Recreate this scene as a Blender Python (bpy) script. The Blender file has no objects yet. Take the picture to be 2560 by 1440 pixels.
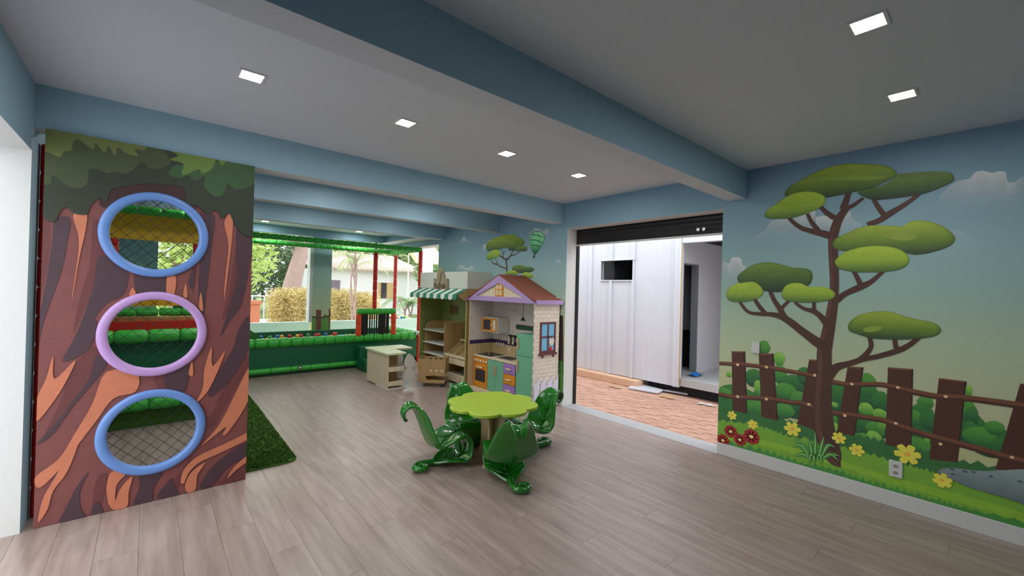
import bpy, bmesh, math, random
from mathutils import Vector, Matrix
from mathutils.geometry import tessellate_polygon
R = math.radians
random.seed(7)
sc = bpy.context.scene
C = bpy.data.collections.new('playroom'); sc.collection.children.link(C)

# ------------------------------------------------------------------ camera
F, YAW, PITCH, ROLL, EYE = 1051.4, R(40.77), R(0.27), R(1.52), 1.5
fw = Vector((math.sin(YAW)*math.cos(PITCH), math.cos(YAW)*math.cos(PITCH), math.sin(PITCH)))
r0 = Vector((math.cos(YAW), -math.sin(YAW), 0)); u0 = r0.cross(fw)
rt = math.cos(ROLL)*r0 + math.sin(ROLL)*u0; up = -math.sin(ROLL)*r0 + math.cos(ROLL)*u0
cd = bpy.data.cameras.new('camera'); cam = bpy.data.objects.new('camera', cd); C.objects.link(cam)
cd.sensor_width = 36; cd.lens = F/2560*36; cd.clip_start = .02; cd.clip_end = 300
cam.matrix_world = Matrix(((rt.x, up.x, -fw.x, 0), (rt.y, up.y, -fw.y, 0), (rt.z, up.z, -fw.z, EYE), (0, 0, 0, 1)))
sc.camera = cam

# ------------------------------------------------------------------ sky and exposure
w = bpy.data.worlds.new('overcast'); sc.world = w; w.use_nodes = True
bg = w.node_tree.nodes['Background']; bg.inputs[0].default_value = (.93, .965, 1, 1); bg.inputs[1].default_value = 3.3
sc.view_settings.view_transform = 'Standard'; sc.view_settings.look = 'None'
sc.view_settings.gamma = 1; sc.view_settings.use_curve_mapping = False
sc.view_settings.exposure = 0.0
LAMP = 215            # radiance of a downlight's diffuser
sc.cycles.max_bounces = 10; sc.cycles.diffuse_bounces = 6; sc.cycles.glossy_bounces = 3; sc.cycles.transmission_bounces = 4
sc.cycles.sample_clamp_indirect = 8

# ------------------------------------------------------------------ helpers
def lin(c):
    return tuple((x/255/12.92 if x/255 <= .04045 else ((x/255+.055)/1.055)**2.4) for x in c)
def alb(c, e=.5):                       # surface colour of something that reads as c in light of level e
    return tuple(min(.92, x/e) for x in lin(c))
def pixray(px, py):
    d = fw + rt*((px-1280)/F) + up*((720-py)/F)
    return d
def on(px, py, axis, val):              # the point of the plane axis = val that the photograph shows at (px, py)
    d = pixray(px, py); o = Vector((0, 0, EYE))
    return o + d*((val-o[axis])/d[axis])

class MB:
    def __init__(s): s.v = []; s.f = []; s.c = []
    def add(s, vs, fs, col=None):
        n = len(s.v); s.v += [tuple(x) for x in vs]; s.f += [tuple(i+n for i in f) for f in fs]
        s.c += [col]*len(vs) if not (isinstance(col, list)) else col
        return s
    def box(s, x0, x1, y0, y1, z0, z1):
        vs = [(x0,y0,z0),(x1,y0,z0),(x1,y1,z0),(x0,y1,z0),(x0,y0,z1),(x1,y0,z1),(x1,y1,z1),(x0,y1,z1)]
        return s.add(vs, [(3,2,1,0),(4,5,6,7),(0,1,5,4),(1,2,6,5),(2,3,7,6),(3,0,4,7)])
    def prism(s, poly, axis, a, b):
        def P(p, d):
            return (d,p[0],p[1]) if axis == 'x' else (p[0],d,p[1]) if axis == 'y' else (p[0],p[1],d)
        area = sum(poly[i-1][0]*poly[i][1]-poly[i][0]*poly[i-1][1] for i in range(len(poly)))
        if (area > 0) == (axis == 'y'): poly = poly[::-1]
        n = len(poly); vs = [P(p,a) for p in poly]+[P(p,b) for p in poly]
        fs = [tuple(range(n))[::-1], tuple(range(n,2*n))]+[(i,(i+1)%n,n+(i+1)%n,n+i) for i in range(n)]
        if b < a: fs = [f[::-1] for f in fs]
        return s.add(vs, fs)
    def tube(s, pts, r, seg=8, caps=True):
        pts = [Vector(p) for p in pts]; n = len(pts)
        rr = r if isinstance(r, (list, tuple)) else [r]*n
        t = [(pts[min(i+1,n-1)]-pts[max(i-1,0)]).normalized() for i in range(n)]
        a = Vector((0,0,1)) if abs(t[0].z) < .9 else Vector((1,0,0))
        a = (a-t[0]*a.dot(t[0])).normalized(); vs = []; fs = []
        for i in range(n):
            a = (a-t[i]*a.dot(t[i])).normalized(); b = t[i].cross(a)
            for k in range(seg):
                an = 2*math.pi*k/seg; vs.append(pts[i]+(a*math.cos(an)+b*math.sin(an))*rr[i])
        for i in range(n-1):
            for k in range(seg):
                k2 = (k+1)%seg; fs.append((i*seg+k, i*seg+k2, (i+1)*seg+k2, (i+1)*seg+k))
        if caps: fs += [tuple(range(seg))[::-1], tuple(range((n-1)*seg, n*seg))]
        return s.add(vs, fs)
    def lathe(s, prof, cen=(0,0,0), axis=(0,0,1), seg=16):
        ax = Vector(axis).normalized(); a = ax.orthogonal().normalized(); b = ax.cross(a); c = Vector(cen); vs = []; fs = []
        for r, h in prof:
            for k in range(seg):
                an = 2*math.pi*k/seg; vs.append(c+ax*h+(a*math.cos(an)+b*math.sin(an))*r)
        for i in range(len(prof)-1):
            for k in range(seg):
                k2 = (k+1)%seg; fs.append((i*seg+k, i*seg+k2, (i+1)*seg+k2, (i+1)*seg+k))
        fs += [tuple(range(seg))[::-1], tuple(range((len(prof)-1)*seg, len(prof)*seg))]
        return s.add(vs, fs)
    def mesh(s, name, smooth=False):
        me = bpy.data.meshes.new(name); me.from_pydata(s.v, [], s.f)
        if any(c is not None for c in s.c):
            at = me.color_attributes.new('Col', 'FLOAT_COLOR', 'POINT')
            for i, c in enumerate(s.c): at.data[i].color = (*(c or (1,1,1)), 1)
        me.update()
        if smooth: me.shade_smooth() if hasattr(me, 'shade_smooth') else [setattr(p, 'use_smooth', True) for p in me.polygons]
        return me

def obj(name, b, mat, parent=None, smooth=False, bevel=0, seg=2, pick=None, mats=None):
    me = b if isinstance(b, bpy.types.Mesh) else b.mesh(name, smooth)
    o = bpy.data.objects.new(name, me); C.objects.link(o)
    if not me.materials:
        me.materials.append(mat)
        for m in mats or []: me.materials.append(m)
        if pick:
            for p in me.polygons: p.material_index = pick(p.normal, p.center)
    if parent:
        o.parent = parent
        q = parent; off = Vector((0,0,0))
        while q: off += q.location; q = q.parent
        o.location = -off
    if bevel:
        m = o.modifiers.new('bevel', 'BEVEL'); m.width = bevel; m.segments = seg; m.limit_method = 'ANGLE'; m.angle_limit = R(35)
        if smooth is False:
            me.shade_smooth() if hasattr(me, 'shade_smooth') else None
            m.harden_normals = False
            try: me.set_sharp_from_angle(angle=R(40))
            except Exception: pass
    return o
def tag(o, label, cat, group=None, kind=None):
    o['label'] = label; o['category'] = cat
    if group: o['group'] = group
    if kind: o['kind'] = kind
    return o
def thing(name, label, cat, loc=(0,0,0), group=None, kind=None, rz=0):
    o = bpy.data.objects.new(name, None); C.objects.link(o); o.empty_display_size = .1
    o.location = loc; o.rotation_euler = (0,0,rz)
    return tag(o, label, cat, group, kind)
def lo(name, b, mat, parent, **k):       # a part built in the coordinates of its thing
    o = obj(name, b, mat, None, **k); o.parent = parent; return o
def dup(o, parent=None):
    c = o.copy(); C.objects.link(c); c.parent = parent
    for ch in list(o.children): dup(ch, c)
    return c
def piece(name, me, loc, parent, rz=0):
    o = bpy.data.objects.new(name, me); C.objects.link(o); o.parent = parent
    off = Vector((0,0,0)); q = parent
    while q: off += q.location; q = q.parent
    o.location = Vector(loc)-off; o.rotation_euler = (0,0,rz); return o

# ------------------------------------------------------------------ materials
MATS = {}
def mat(name, c, rough=.6, e=None, noise=0, scale=20, metal=0, spec=.5, coat=0, bump=0, bscale=60, rnd=0):
    m = bpy.data.materials.new(name); m.use_nodes = True; nt = m.node_tree; N = nt.nodes; L = nt.links
    p = N['Principled BSDF']; col = lin(c) if e is None else alb(c, e)
    p.inputs['Base Color'].default_value = (*col, 1); p.inputs['Roughness'].default_value = rough
    p.inputs['Metallic'].default_value = metal; p.inputs['Specular IOR Level'].default_value = spec
    if coat: p.inputs['Coat Weight'].default_value = coat; p.inputs['Coat Roughness'].default_value = .06
    out = None
    if noise or bump:
        tc = N.new('ShaderNodeTexCoord')
    if noise:
        n = N.new('ShaderNodeTexNoise'); n.inputs['Scale'].default_value = scale; n.inputs['Detail'].default_value = 4
        L.new(tc.outputs['Object'], n.inputs['Vector'])
        h = N.new('ShaderNodeHueSaturation'); h.inputs['Color'].default_value = (*col, 1)
        mr = N.new('ShaderNodeMapRange'); mr.inputs[3].default_value = 1-noise; mr.inputs[4].default_value = 1+noise
        L.new(n.outputs['Fac'], mr.inputs[0]); L.new(mr.outputs[0], h.inputs['Value']); out = h
        L.new(h.outputs[0], p.inputs['Base Color'])
    if rnd:
        oi = N.new('ShaderNodeObjectInfo'); mr2 = N.new('ShaderNodeMapRange'); mr2.inputs[3].default_value = 1-rnd; mr2.inputs[4].default_value = 1+rnd
        L.new(oi.outputs['Random'], mr2.inputs[0]); h2 = N.new('ShaderNodeHueSaturation')
        if out: L.new(out.outputs[0], h2.inputs['Color'])
        else: h2.inputs['Color'].default_value = (*col, 1)
        L.new(mr2.outputs[0], h2.inputs['Value']); L.new(h2.outputs[0], p.inputs['Base Color'])
    if bump:
        n = N.new('ShaderNodeTexNoise'); n.inputs['Scale'].default_value = bscale; L.new(tc.outputs['Object'], n.inputs['Vector'])
        b = N.new('ShaderNodeBump'); b.inputs['Strength'].default_value = bump; b.inputs['Distance'].default_value = .01
        L.new(n.outputs['Fac'], b.inputs['Height']); L.new(b.outputs[0], p.inputs['Normal'])
    MATS[name] = m; return m
def wood(name, c1, c2, axis=0, scale=1.0, rough=.5, rnd=0, stretch=14, spec=.5):
    m = bpy.data.materials.new(name); m.use_nodes = True; nt = m.node_tree; N = nt.nodes; L = nt.links; p = N['Principled BSDF']
    tc = N.new('ShaderNodeTexCoord'); mp = N.new('ShaderNodeMapping'); L.new(tc.outputs['Object'], mp.inputs[0])
    s = [stretch*scale]*3; s[axis] = scale*.9; mp.inputs['Scale'].default_value = s
    n = N.new('ShaderNodeTexNoise'); n.inputs['Scale'].default_value = 2.2; n.inputs['Detail'].default_value = 6; n.inputs['Distortion'].default_value = .5
    L.new(mp.outputs[0], n.inputs['Vector'])
    if rnd:
        oi = N.new('ShaderNodeObjectInfo'); n.noise_dimensions = '4D'; mm = N.new('ShaderNodeMath'); mm.operation = 'MULTIPLY'; mm.inputs[1].default_value = 40
        L.new(oi.outputs['Random'], mm.inputs[0]); L.new(mm.outputs[0], n.inputs['W'])
    cr = N.new('ShaderNodeValToRGB'); cr.color_ramp.elements[0].position = .3; cr.color_ramp.elements[1].position = .72
    cr.color_ramp.elements[0].color = (*lin(c1), 1); cr.color_ramp.elements[1].color = (*lin(c2), 1)
    L.new(n.outputs['Fac'], cr.inputs[0]); last = cr.outputs[0]
    if rnd:
        mr = N.new('ShaderNodeMapRange'); mr.inputs[3].default_value = 1-rnd; mr.inputs[4].default_value = 1+rnd; L.new(oi.outputs['Random'], mr.inputs[0])
        h = N.new('ShaderNodeHueSaturation'); L.new(last, h.inputs['Color']); L.new(mr.outputs[0], h.inputs['Value']); last = h.outputs[0]
    L.new(last, p.inputs['Base Color']); p.inputs['Roughness'].default_value = rough; p.inputs['Specular IOR Level'].default_value = spec
    MATS[name] = m; return m
def ramp_z(name, stops, rough=.7):       # a print or paint whose colour changes with height, stops = (z, srgb)
    m = bpy.data.materials.new(name); m.use_nodes = True; nt = m.node_tree; N = nt.nodes; L = nt.links; p = N['Principled BSDF']
    g = N.new('ShaderNodeNewGeometry'); sx = N.new('ShaderNodeSeparateXYZ'); L.new(g.outputs['Position'], sx.inputs[0])
    z0, z1 = stops[0][0], stops[-1][0]
    mr = N.new('ShaderNodeMapRange'); mr.inputs[1].default_value = z0; mr.inputs[2].default_value = z1; L.new(sx.outputs['Z'], mr.inputs[0])
    cr = N.new('ShaderNodeValToRGB'); e = cr.color_ramp.elements
    while len(e) < len(stops): e.new(.5)
    for k, (z, c) in enumerate(stops): e[k].position = (z-z0)/(z1-z0); e[k].color = (*lin(c), 1)
    L.new(mr.outputs[0], cr.inputs[0]); L.new(cr.outputs[0], p.inputs['Base Color']); p.inputs['Roughness'].default_value = rough
    MATS[name] = m; return m, cr
def printmat(name, rough=.6, gain=1.0, fade=None):
    m = bpy.data.materials.new(name); m.use_nodes = True; nt = m.node_tree; N = nt.nodes; L = nt.links; p = N['Principled BSDF']
    a = N.new('ShaderNodeVertexColor'); a.layer_name = 'Col'
    n = N.new('ShaderNodeTexNoise'); n.inputs['Scale'].default_value = 18; n.inputs['Detail'].default_value = 3
    tc = N.new('ShaderNodeTexCoord'); L.new(tc.outputs['Object'], n.inputs['Vector'])
    mr = N.new('ShaderNodeMapRange'); mr.inputs[3].default_value = .86*gain; mr.inputs[4].default_value = 1.14*gain; L.new(n.outputs['Fac'], mr.inputs[0])
    h = N.new('ShaderNodeHueSaturation'); L.new(a.outputs['Color'], h.inputs['Color']); L.new(mr.outputs[0], h.inputs['Value'])
    L.new(h.outputs[0], p.inputs['Base Color']); p.inputs['Roughness'].default_value = rough
    MATS[name] = m; return m
def glow(name, c, s):
    m = bpy.data.materials.new(name); m.use_nodes = True; nt = m.node_tree; N = nt.nodes
    p = N['Principled BSDF']; p.inputs['Base Color'].default_value = (.8,.8,.8,1)
    p.inputs['Emission Color'].default_value = (*c, 1); p.inputs['Emission Strength'].default_value = s
    MATS[name] = m; return m

white = mat('white_paint', (214, 214, 212), .65, noise=.02)
ceilw = mat('ceiling_white', (206, 210, 218), .75, noise=.02, scale=3)
blue = mat('blue_paint', (150, 182, 198), .65, noise=.03, scale=5)
sky_print, _ = ramp_z('mural_sky', [(.1, (190,196,124)), (.75, (206,208,164)), (1.15, (188,204,168)), (1.55, (160,192,180)), (1.95, (146,180,186)), (2.65, (126,158,182))])
prt = printmat('mural_print', .6)
vinyl = wood('vinyl_plank', (142, 123, 115), (174, 156, 148), 1, 1.0, .33, rnd=.03, stretch=9, spec=.7)
joint = mat('floor_joint', (140, 120, 111), .8)
brd = wood('birch_plywood', (186, 158, 112), (206, 182, 140), 2, 1.0, .5)
pale = wood('pale_birch', (214, 196, 160), (226, 212, 184), 2, 1.0, .5)
mdf = wood('mdf_board', (168, 136, 88), (180, 148, 100), 2, .8, .6)
dgreen = mat('dark_green_vinyl', (10, 94, 60), .4, noise=.05)
pgreen = mat('green_foam', (58, 178, 62), .38, noise=.06)
pred = mat('red_foam', (206, 40, 26), .4, noise=.06)
pora = mat('orange_foam', (226, 78, 34), .4, noise=.06)
blackr = mat('black_rubber', (24, 24, 26), .45)
metal = mat('galvanised_steel', (170, 170, 172), .3, metal=1)
cord = mat('black_net_cord', (28, 30, 28), .8); gcord = mat('grey_net_cord', (120, 124, 120), .8)
turf = mat('green_turf', (62, 92, 36), .95, noise=.25, scale=120, spec=.1)
# ------------------------------------------------------------------ the room
UL, UR, CZ = -.54, 4.13, 2.655
VN, VB = -1.7, 9.3           # wall behind the camera, window wall at the back
BZ = 2.395                   # underside of the beams
DV0, DV1, DZ = 1.735, 3.71, 2.325   # doorway in the right wall
floor = obj('floor', MB().box(UL-.2, UR+.02, VN, VB, -.06, -.004), joint)
tag(floor, 'brown wood-look plank floor running through the whole playroom', 'floor', kind='structure')
pw, pl = .182, 1.22; k = 0; pmeshes = {}
def plank_mesh(w_, l_):
    key = (round(w_,3), round(l_,3))
    if key not in pmeshes:
        b = MB(); e = .0005
        vs = [(-w_/2,-l_/2,-.004),(w_/2,-l_/2,-.004),(w_/2,l_/2,-.004),(-w_/2,l_/2,-.004),
              (-w_/2+e,-l_/2+e,0),(w_/2-e,-l_/2+e,0),(w_/2-e,l_/2-e,0),(-w_/2+e,l_/2-e,0)]
        b.add(vs, [(4,5,6,7),(0,1,5,4),(1,2,6,5),(2,3,7,6),(3,0,4,7)])
        me = b.mesh('plank'); me.materials.append(vinyl); pmeshes[key] = me
    return pmeshes[key]
x = UL-.2
i = 0
while x < UR-.01:
    w_ = min(pw, UR-x); y = VN-(i*.43 % pl)
    while y < VB:
        a, b_ = max(y, VN), min(y+pl, VB)
        if b_-a > .03: piece('plank', plank_mesh(w_-.0004, b_-a-.0004), (x+w_/2, (a+b_)/2, 0), floor)
        y += pl
    x += pw; i += 1

def pickdown(n, c): return 1 if n.z < -.5 else 0
ceiling = obj('ceiling', MB().box(UL-.2, UR+.2, VN, VB+.15, CZ, CZ+.12), ceilw)
tag(ceiling, 'flat white plaster ceiling', 'ceiling', kind='structure')
def beam(v0, v1, label, x1=UR):
    o = obj('ceiling_beam', MB().box(UL, x1, v0, v1, BZ, CZ), blue, pick=pickdown, mats=[ceilw])
    return tag(o, label, 'beam', 'ceiling beams', 'structure')
beam(1.53, 1.69, 'wide blue ceiling beam nearest the camera, with white underside')
beam(3.76, 3.92, 'blue ceiling beam above the printed tree panel')
beam(5.12, 5.27, 'blue ceiling beam second behind the tree panel')
beam(6.70, 6.85, 'blue ceiling beam third behind the tree panel, above the ball pit')
# right wall with the doorway and, at its far end, an open bay
def pickR(n, c):
    if n.z < -.5: return 1
    if abs(n.y) > .5 and DV0-.1 < c.y < DV1+.1: return 1
    if n.x > .5: return 1
    return 0
b = MB(); T = .19
b.box(UR, UR+T, VN, DV0, 0, CZ).box(UR, UR+T, DV0, DV1, DZ, CZ).box(UR, UR+T, DV1, 6.94, 0, CZ).box(UR, UR+T, 6.94, VB, 2.33, CZ)
wallR = tag(obj('wall_right', b, sky_print, pick=pickR, mats=[white]), 'right wall covered by a printed cartoon meadow mural', 'wall', kind='structure')
b = MB(); b.box(UR-.015, UR, VN, DV0, 0, .11)
tag(obj('baseboard_right', b, white, bevel=.003), 'white baseboard under the mural right of the doorway', 'baseboard', kind='structure')
tag(obj('baseboard_far', MB().box(UR-.015, UR, DV1, 6.94, 0, .11), white, bevel=.003), 'white baseboard behind the playhouse left of the doorway', 'baseboard', kind='structure')
# left wall: opening with a white jamb
def pickL(n, c):
    if n.z < -.5 or abs(n.y) > .5 or n.x < -.5: return 1
    return 0
b = MB(); b.box(UL-.2, UL, VN, 2.1, 0, CZ).box(UL-.2, UL, 2.1, 3.72, 2.245, CZ).box(UL-.2, UL, 3.72, VB, 0, CZ)
tag(obj('wall_left', b, blue, pick=pickL, mats=[white]), 'blue left wall with a tall white-edged opening', 'wall', kind='structure')
b = MB(); b.box(UL-.2, UR+.2, VN-.15, VN, 0, CZ)
tag(obj('wall_near', b, blue), 'blue wall behind the camera', 'wall', kind='structure')
# window wall at the back: header, left part, pillar and low mint parapet
mint = mat('mint_paint', (214, 240, 228), .6, noise=.02)
b = MB(); b.box(UL, UR+.2, VB, VB+.16, 2.5, CZ).box(UL, .1, VB, VB+.16, 0, 2.5).box(2.56, 2.93, VB-.02, VB+.2, .0, 2.5)
wallB = tag(obj('wall_back', b, sky_print), 'window wall behind the ball pit with a mural-printed pillar', 'wall', kind='structure')
tag(obj('parapet', MB().box(-.5, UR+2.2, 10.3, 10.42, -.05, on(700,806,1,10.3).z), mint), 'low mint-green parapet just outside the open windows', 'wall', kind='structure')
tag(obj('trim_1', MB().box(2.50, 2.56, VB-.02, VB+.2, .735, 2.5), white, bevel=.004), 'pale window frame edge beside the pillar', 'trim', kind='structure')
tag(obj('trim_2', MB().box(UR-.1, UR+.9, 6.98, VB+.8, 2.44, 2.5), white), 'white porch soffit beyond the far end of the right wall', 'trim', kind='structure')

# door sill and roller shutter
conc = mat('concrete_sill', (176, 176, 178), .8, noise=.08, scale=14)
tag(obj('door_sill', MB().box(UR-.02, UR+.22, DV0, DV1, -.05, .002), conc), 'worn concrete sill across the doorway', 'sill', kind='structure')
shm = mat('shutter_black', (26, 22, 26), .45, noise=.2, scale=9)
sh = thing('roller_shutter', 'black rolled-up shutter at the top of the doorway', 'shutter', (UR+.14, (DV0+DV1)/2, 2.1))
zb = on(1440, 612, 0, UR+.2).z
nsl = 6
for q in range(nsl):
    z0 = zb+.012+q*(2.42-zb)/nsl; z1 = zb+(q+1)*(2.42-zb)/nsl
    prof = [(UR+.2, z0-.012), (UR+.192, (z0+z1)/2), (UR+.2, z1+.004), (UR+.215, z1+.004), (UR+.215, z0-.012)]
    obj('slat', MB().prism(prof, 'y', DV0-.05, DV1+.05), shm, sh)
obj('bottom_bar', MB().box(UR+.192, UR+.222, DV0-.05, DV1+.05, zb-.02, zb+.0), white, sh, bevel=.003)
for q, v in enumerate((2.0, 2.06)): obj('lock', MB().tube([(UR+.2, v, zb+.05), (UR+.18, v, zb+.05)], .018, 10), metal, sh)
obj('guide_rail', MB().box(UR+.192, UR+.23, DV1-.025, DV1+.05, -.01, zb-.02), blackr, sh)

# ------------------------------------------------------------------ downlights
lampm = glow('lamp_diffuser', (1, .995, .98), LAMP)
def downlight(u, v, label, tilt=0):
    t = thing('recessed_downlight', label, 'ceiling light', (u, v, CZ), 'square recessed downlights')
    s = .052
    fr = MB(); o_, i_ = s+.012, s
    for a, b_ in (((-o_,o_),(-o_,-i_)), ((-o_,o_),(i_,o_)), ((-o_,-i_),(-i_,i_)), ((i_,o_),(-i_,i_))):
        fr.box(u+a[0], u+a[1], v+b_[0], v+b_[1], CZ-.006, CZ+.001)
    obj('frame', fr, white, t); obj('diffuser', MB().box(u-s, u+s, v-s, v+s, CZ-.0035, CZ-.001), lampm, t)
names = ['first downlight from the left opening, ahead of the wide beam', 'second downlight from the left opening, ahead of the wide beam', 'third downlight from the left opening, between the beams', 'square downlight nearest the doorway, between the beams']
for q in range(4): downlight(.405+.93*q, 2.74, names[q])
downlight(2.25, .374, 'large-looking square downlight at the top right, before the wide beam')
downlight(3.18, .374, 'square downlight nearest the mural tree, before the wide beam')
for u in (.35, 1.5, 2.65): downlight(u, 4.5, 'unseen added square downlight just behind the beam over the tree panel')  # unseen row added to brighten the play area and playhouse
for u in (.6, 1.8, 3.0): downlight(u, 6.0, 'square downlight between the rear beams above the play area')
for u in (1.6, 3.35): downlight(u, 8.9, 'square downlight close to the window wall above the ball pit')
# ------------------------------------------------------------------ flat printed art
def smooth_closed(p, n=5):
    o = []; m = len(p)
    for i in range(m):
        a, b_, c, d = p[i-1], p[i], p[(i+1)%m], p[(i+2)%m]
        for k in range(n):
            t = k/n
            o.append(tuple(.5*((2*b_[j])+(-a[j]+c[j])*t+(2*a[j]-5*b_[j]+4*c[j]-d[j])*t*t+(-a[j]+3*b_[j]-3*c[j]+d[j])*t**3) for j in range(2)))
    return o
def smooth_open(p, n=5):
    o = []; m = len(p); dim = len(p[0])
    for i in range(m-1):
        a, b_, c, d = p[max(i-1,0)], p[i], p[i+1], p[min(i+2,m-1)]
        for k in range(n):
            t = k/n
            o.append(tuple(.5*((2*b_[j])+(-a[j]+c[j])*t+(2*a[j]-5*b_[j]+4*c[j]-d[j])*t*t+(-a[j]+3*b_[j]-3*c[j]+d[j])*t**3) for j in range(dim)))
    o.append(tuple(p[-1])); return o
def clip_half(poly, nx, ny, d):         # keeps nx*x+ny*y <= d ; returns (inside, outside)
    ins, out = [], []; m = len(poly)
    for i in range(m):
        p, q = poly[i], poly[(i+1)%m]; a = nx*p[0]+ny*p[1]-d; b_ = nx*q[0]+ny*q[1]-d
        if a <= 0: ins.append(p)
        if a >= 0: out.append(p)
        if (a < 0 < b_) or (b_ < 0 < a):
            t = a/(a-b_); r_ = (p[0]+(q[0]-p[0])*t, p[1]+(q[1]-p[1])*t); ins.append(r_); out.append(r_)
    return ins, out
class Art:
    """Flat print on a wall or board: shapes in plane coordinates (s, z), stacked in hair-thin layers."""
    def __init__(s, place, lay=.00004, rect=None, holes=()):
        s.place = place; s.lay = lay; s.n = 1; s.rect = rect; s.holes = holes; s.b = MB()
    def new(s): s.b = MB(); return s
    def clampp(s, p):
        if s.rect: return (min(max(p[0], s.rect[0]), s.rect[1]), min(max(p[1], s.rect[2]), s.rect[3]))
        return p
    def emit(s, polys, col):
        for p in polys:
            if len(p) > 2: s.b.add([s.place(q[0], q[1], s.n*s.lay) for q in p], [tuple(range(len(p)))], col)
    def poly(s, pts, col, step=True):
        vs = [Vector((p[0], p[1], 0)) for p in pts]; out = []
        for t in tessellate_polygon([vs]):
            tri = [pts[i] for i in t]
            if s.rect:
                for h in ((-1,0,-s.rect[0]),(1,0,s.rect[1]),(0,-1,-s.rect[2]),(0,1,s.rect[3])):
                    tri = clip_half(tri, *h)[0] if len(tri) > 2 else []
            parts = [tri] if len(tri) > 2 else []
            for cx, cz, r in s.holes:
                nxt = []
                for q in parts:
                    if min((x-cx)**2+(z-cz)**2 for x, z in q) > (r*2.4+.3)**2: nxt.append(q); continue
                    rem = q
                    for k in range(40):
                        an = 2*math.pi*(k+.5)/40; nx, ny = math.cos(an), math.sin(an); d = nx*cx+ny*cz+r
                        ins, o_ = clip_half(rem, nx, ny, d)
                        if len(o_) > 2: nxt.append(o_)
                        rem = ins
                        if len(rem) < 3: break
                parts = nxt
            out += parts
        s.emit(out, col)
        if step: s.n += 1
    def stroke(s, pts, col, step=True):          # pts = (s, z, width)
        L_, R_ = [], []; m = len(pts)
        for i in range(m):
            a, b_ = pts[max(i-1,0)], pts[min(i+1,m-1)]; dx, dz = b_[0]-a[0], b_[1]-a[1]; l = math.hypot(dx,dz) or 1
            w_ = pts[i][2]/2; L_.append((pts[i][0]-dz/l*w_, pts[i][1]+dx/l*w_)); R_.append((pts[i][0]+dz/l*w_, pts[i][1]-dx/l*w_))
        for i in range(m-1):
            q = [s.clampp(x) for x in (L_[i], L_[i+1], R_[i+1], R_[i])]
            if s.holes:
                s.poly([q[0],q[1],q[2]], col, False); s.poly([q[0],q[2],q[3]], col, False)
            else: s.emit([q], col)
        if step: s.n += 1
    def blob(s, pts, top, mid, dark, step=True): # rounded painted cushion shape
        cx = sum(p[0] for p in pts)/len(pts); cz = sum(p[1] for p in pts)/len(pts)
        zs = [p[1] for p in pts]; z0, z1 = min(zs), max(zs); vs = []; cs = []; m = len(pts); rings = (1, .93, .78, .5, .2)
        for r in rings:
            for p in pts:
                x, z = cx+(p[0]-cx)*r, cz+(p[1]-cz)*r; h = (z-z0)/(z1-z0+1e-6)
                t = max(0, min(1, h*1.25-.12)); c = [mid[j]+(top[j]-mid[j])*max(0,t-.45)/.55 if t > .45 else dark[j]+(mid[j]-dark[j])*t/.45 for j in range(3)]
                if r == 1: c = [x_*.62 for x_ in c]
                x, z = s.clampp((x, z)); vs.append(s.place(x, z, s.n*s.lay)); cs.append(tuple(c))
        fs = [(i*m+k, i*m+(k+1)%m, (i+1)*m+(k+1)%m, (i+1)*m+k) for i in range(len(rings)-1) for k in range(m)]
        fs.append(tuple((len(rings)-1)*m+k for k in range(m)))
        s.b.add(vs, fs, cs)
        if step: s.n += 1
    def ell(s, c, rx, rz, n=14, rot=0):
        return [(c[0]+rx*math.cos(t)*math.cos(rot)-rz*math.sin(t)*math.sin(rot), c[1]+rx*math.cos(t)*math.sin(rot)+rz*math.sin(t)*math.cos(rot)) for t in (2*math.pi*k/n for k in range(n))]

ME = .46      # light level in which the mural was judged
def mc(*c): return alb(c, ME)
def wallp(px, py): p = on(px, py, 0, UR); return (p.y, p.z)
def zoomer(x0, y0, k): return lambda x, y: wallp(x0+x/k, y0+y/k)
ZA, ZB, ZC = zoomer(1780,380,2.8795), zoomer(1780,820,2.323), zoomer(1020,480,5.818)
PXA = UR/.653/1051                        # rough metres per photo pixel on the wall near the tree
def wscale(Z, x, y, w_):                  # a width in zoom pixels to metres on the wall
    a, b_ = Z(x, y-w_/2), Z(x, y+w_/2); return abs(a[1]-b_[1])
def strokeZ(A, Z, pts, col, n=5, step=True):
    q = [(*Z(x, y), wscale(Z, x, y, w_)*.84) for x, y, w_ in pts]; A.stroke(smooth_open(q, n), col, step)

A = Art(lambda s_, z, d: (UR-.0004-d, s_, z), rect=(VN, DV0-.0005, .1105, CZ-.001))
def part_of(name, label=None, m=None, par=None):
    o = obj(name, A.b, m or prt, par or wallR)
    if label: o['label'] = label
    A.new(); return o
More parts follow.
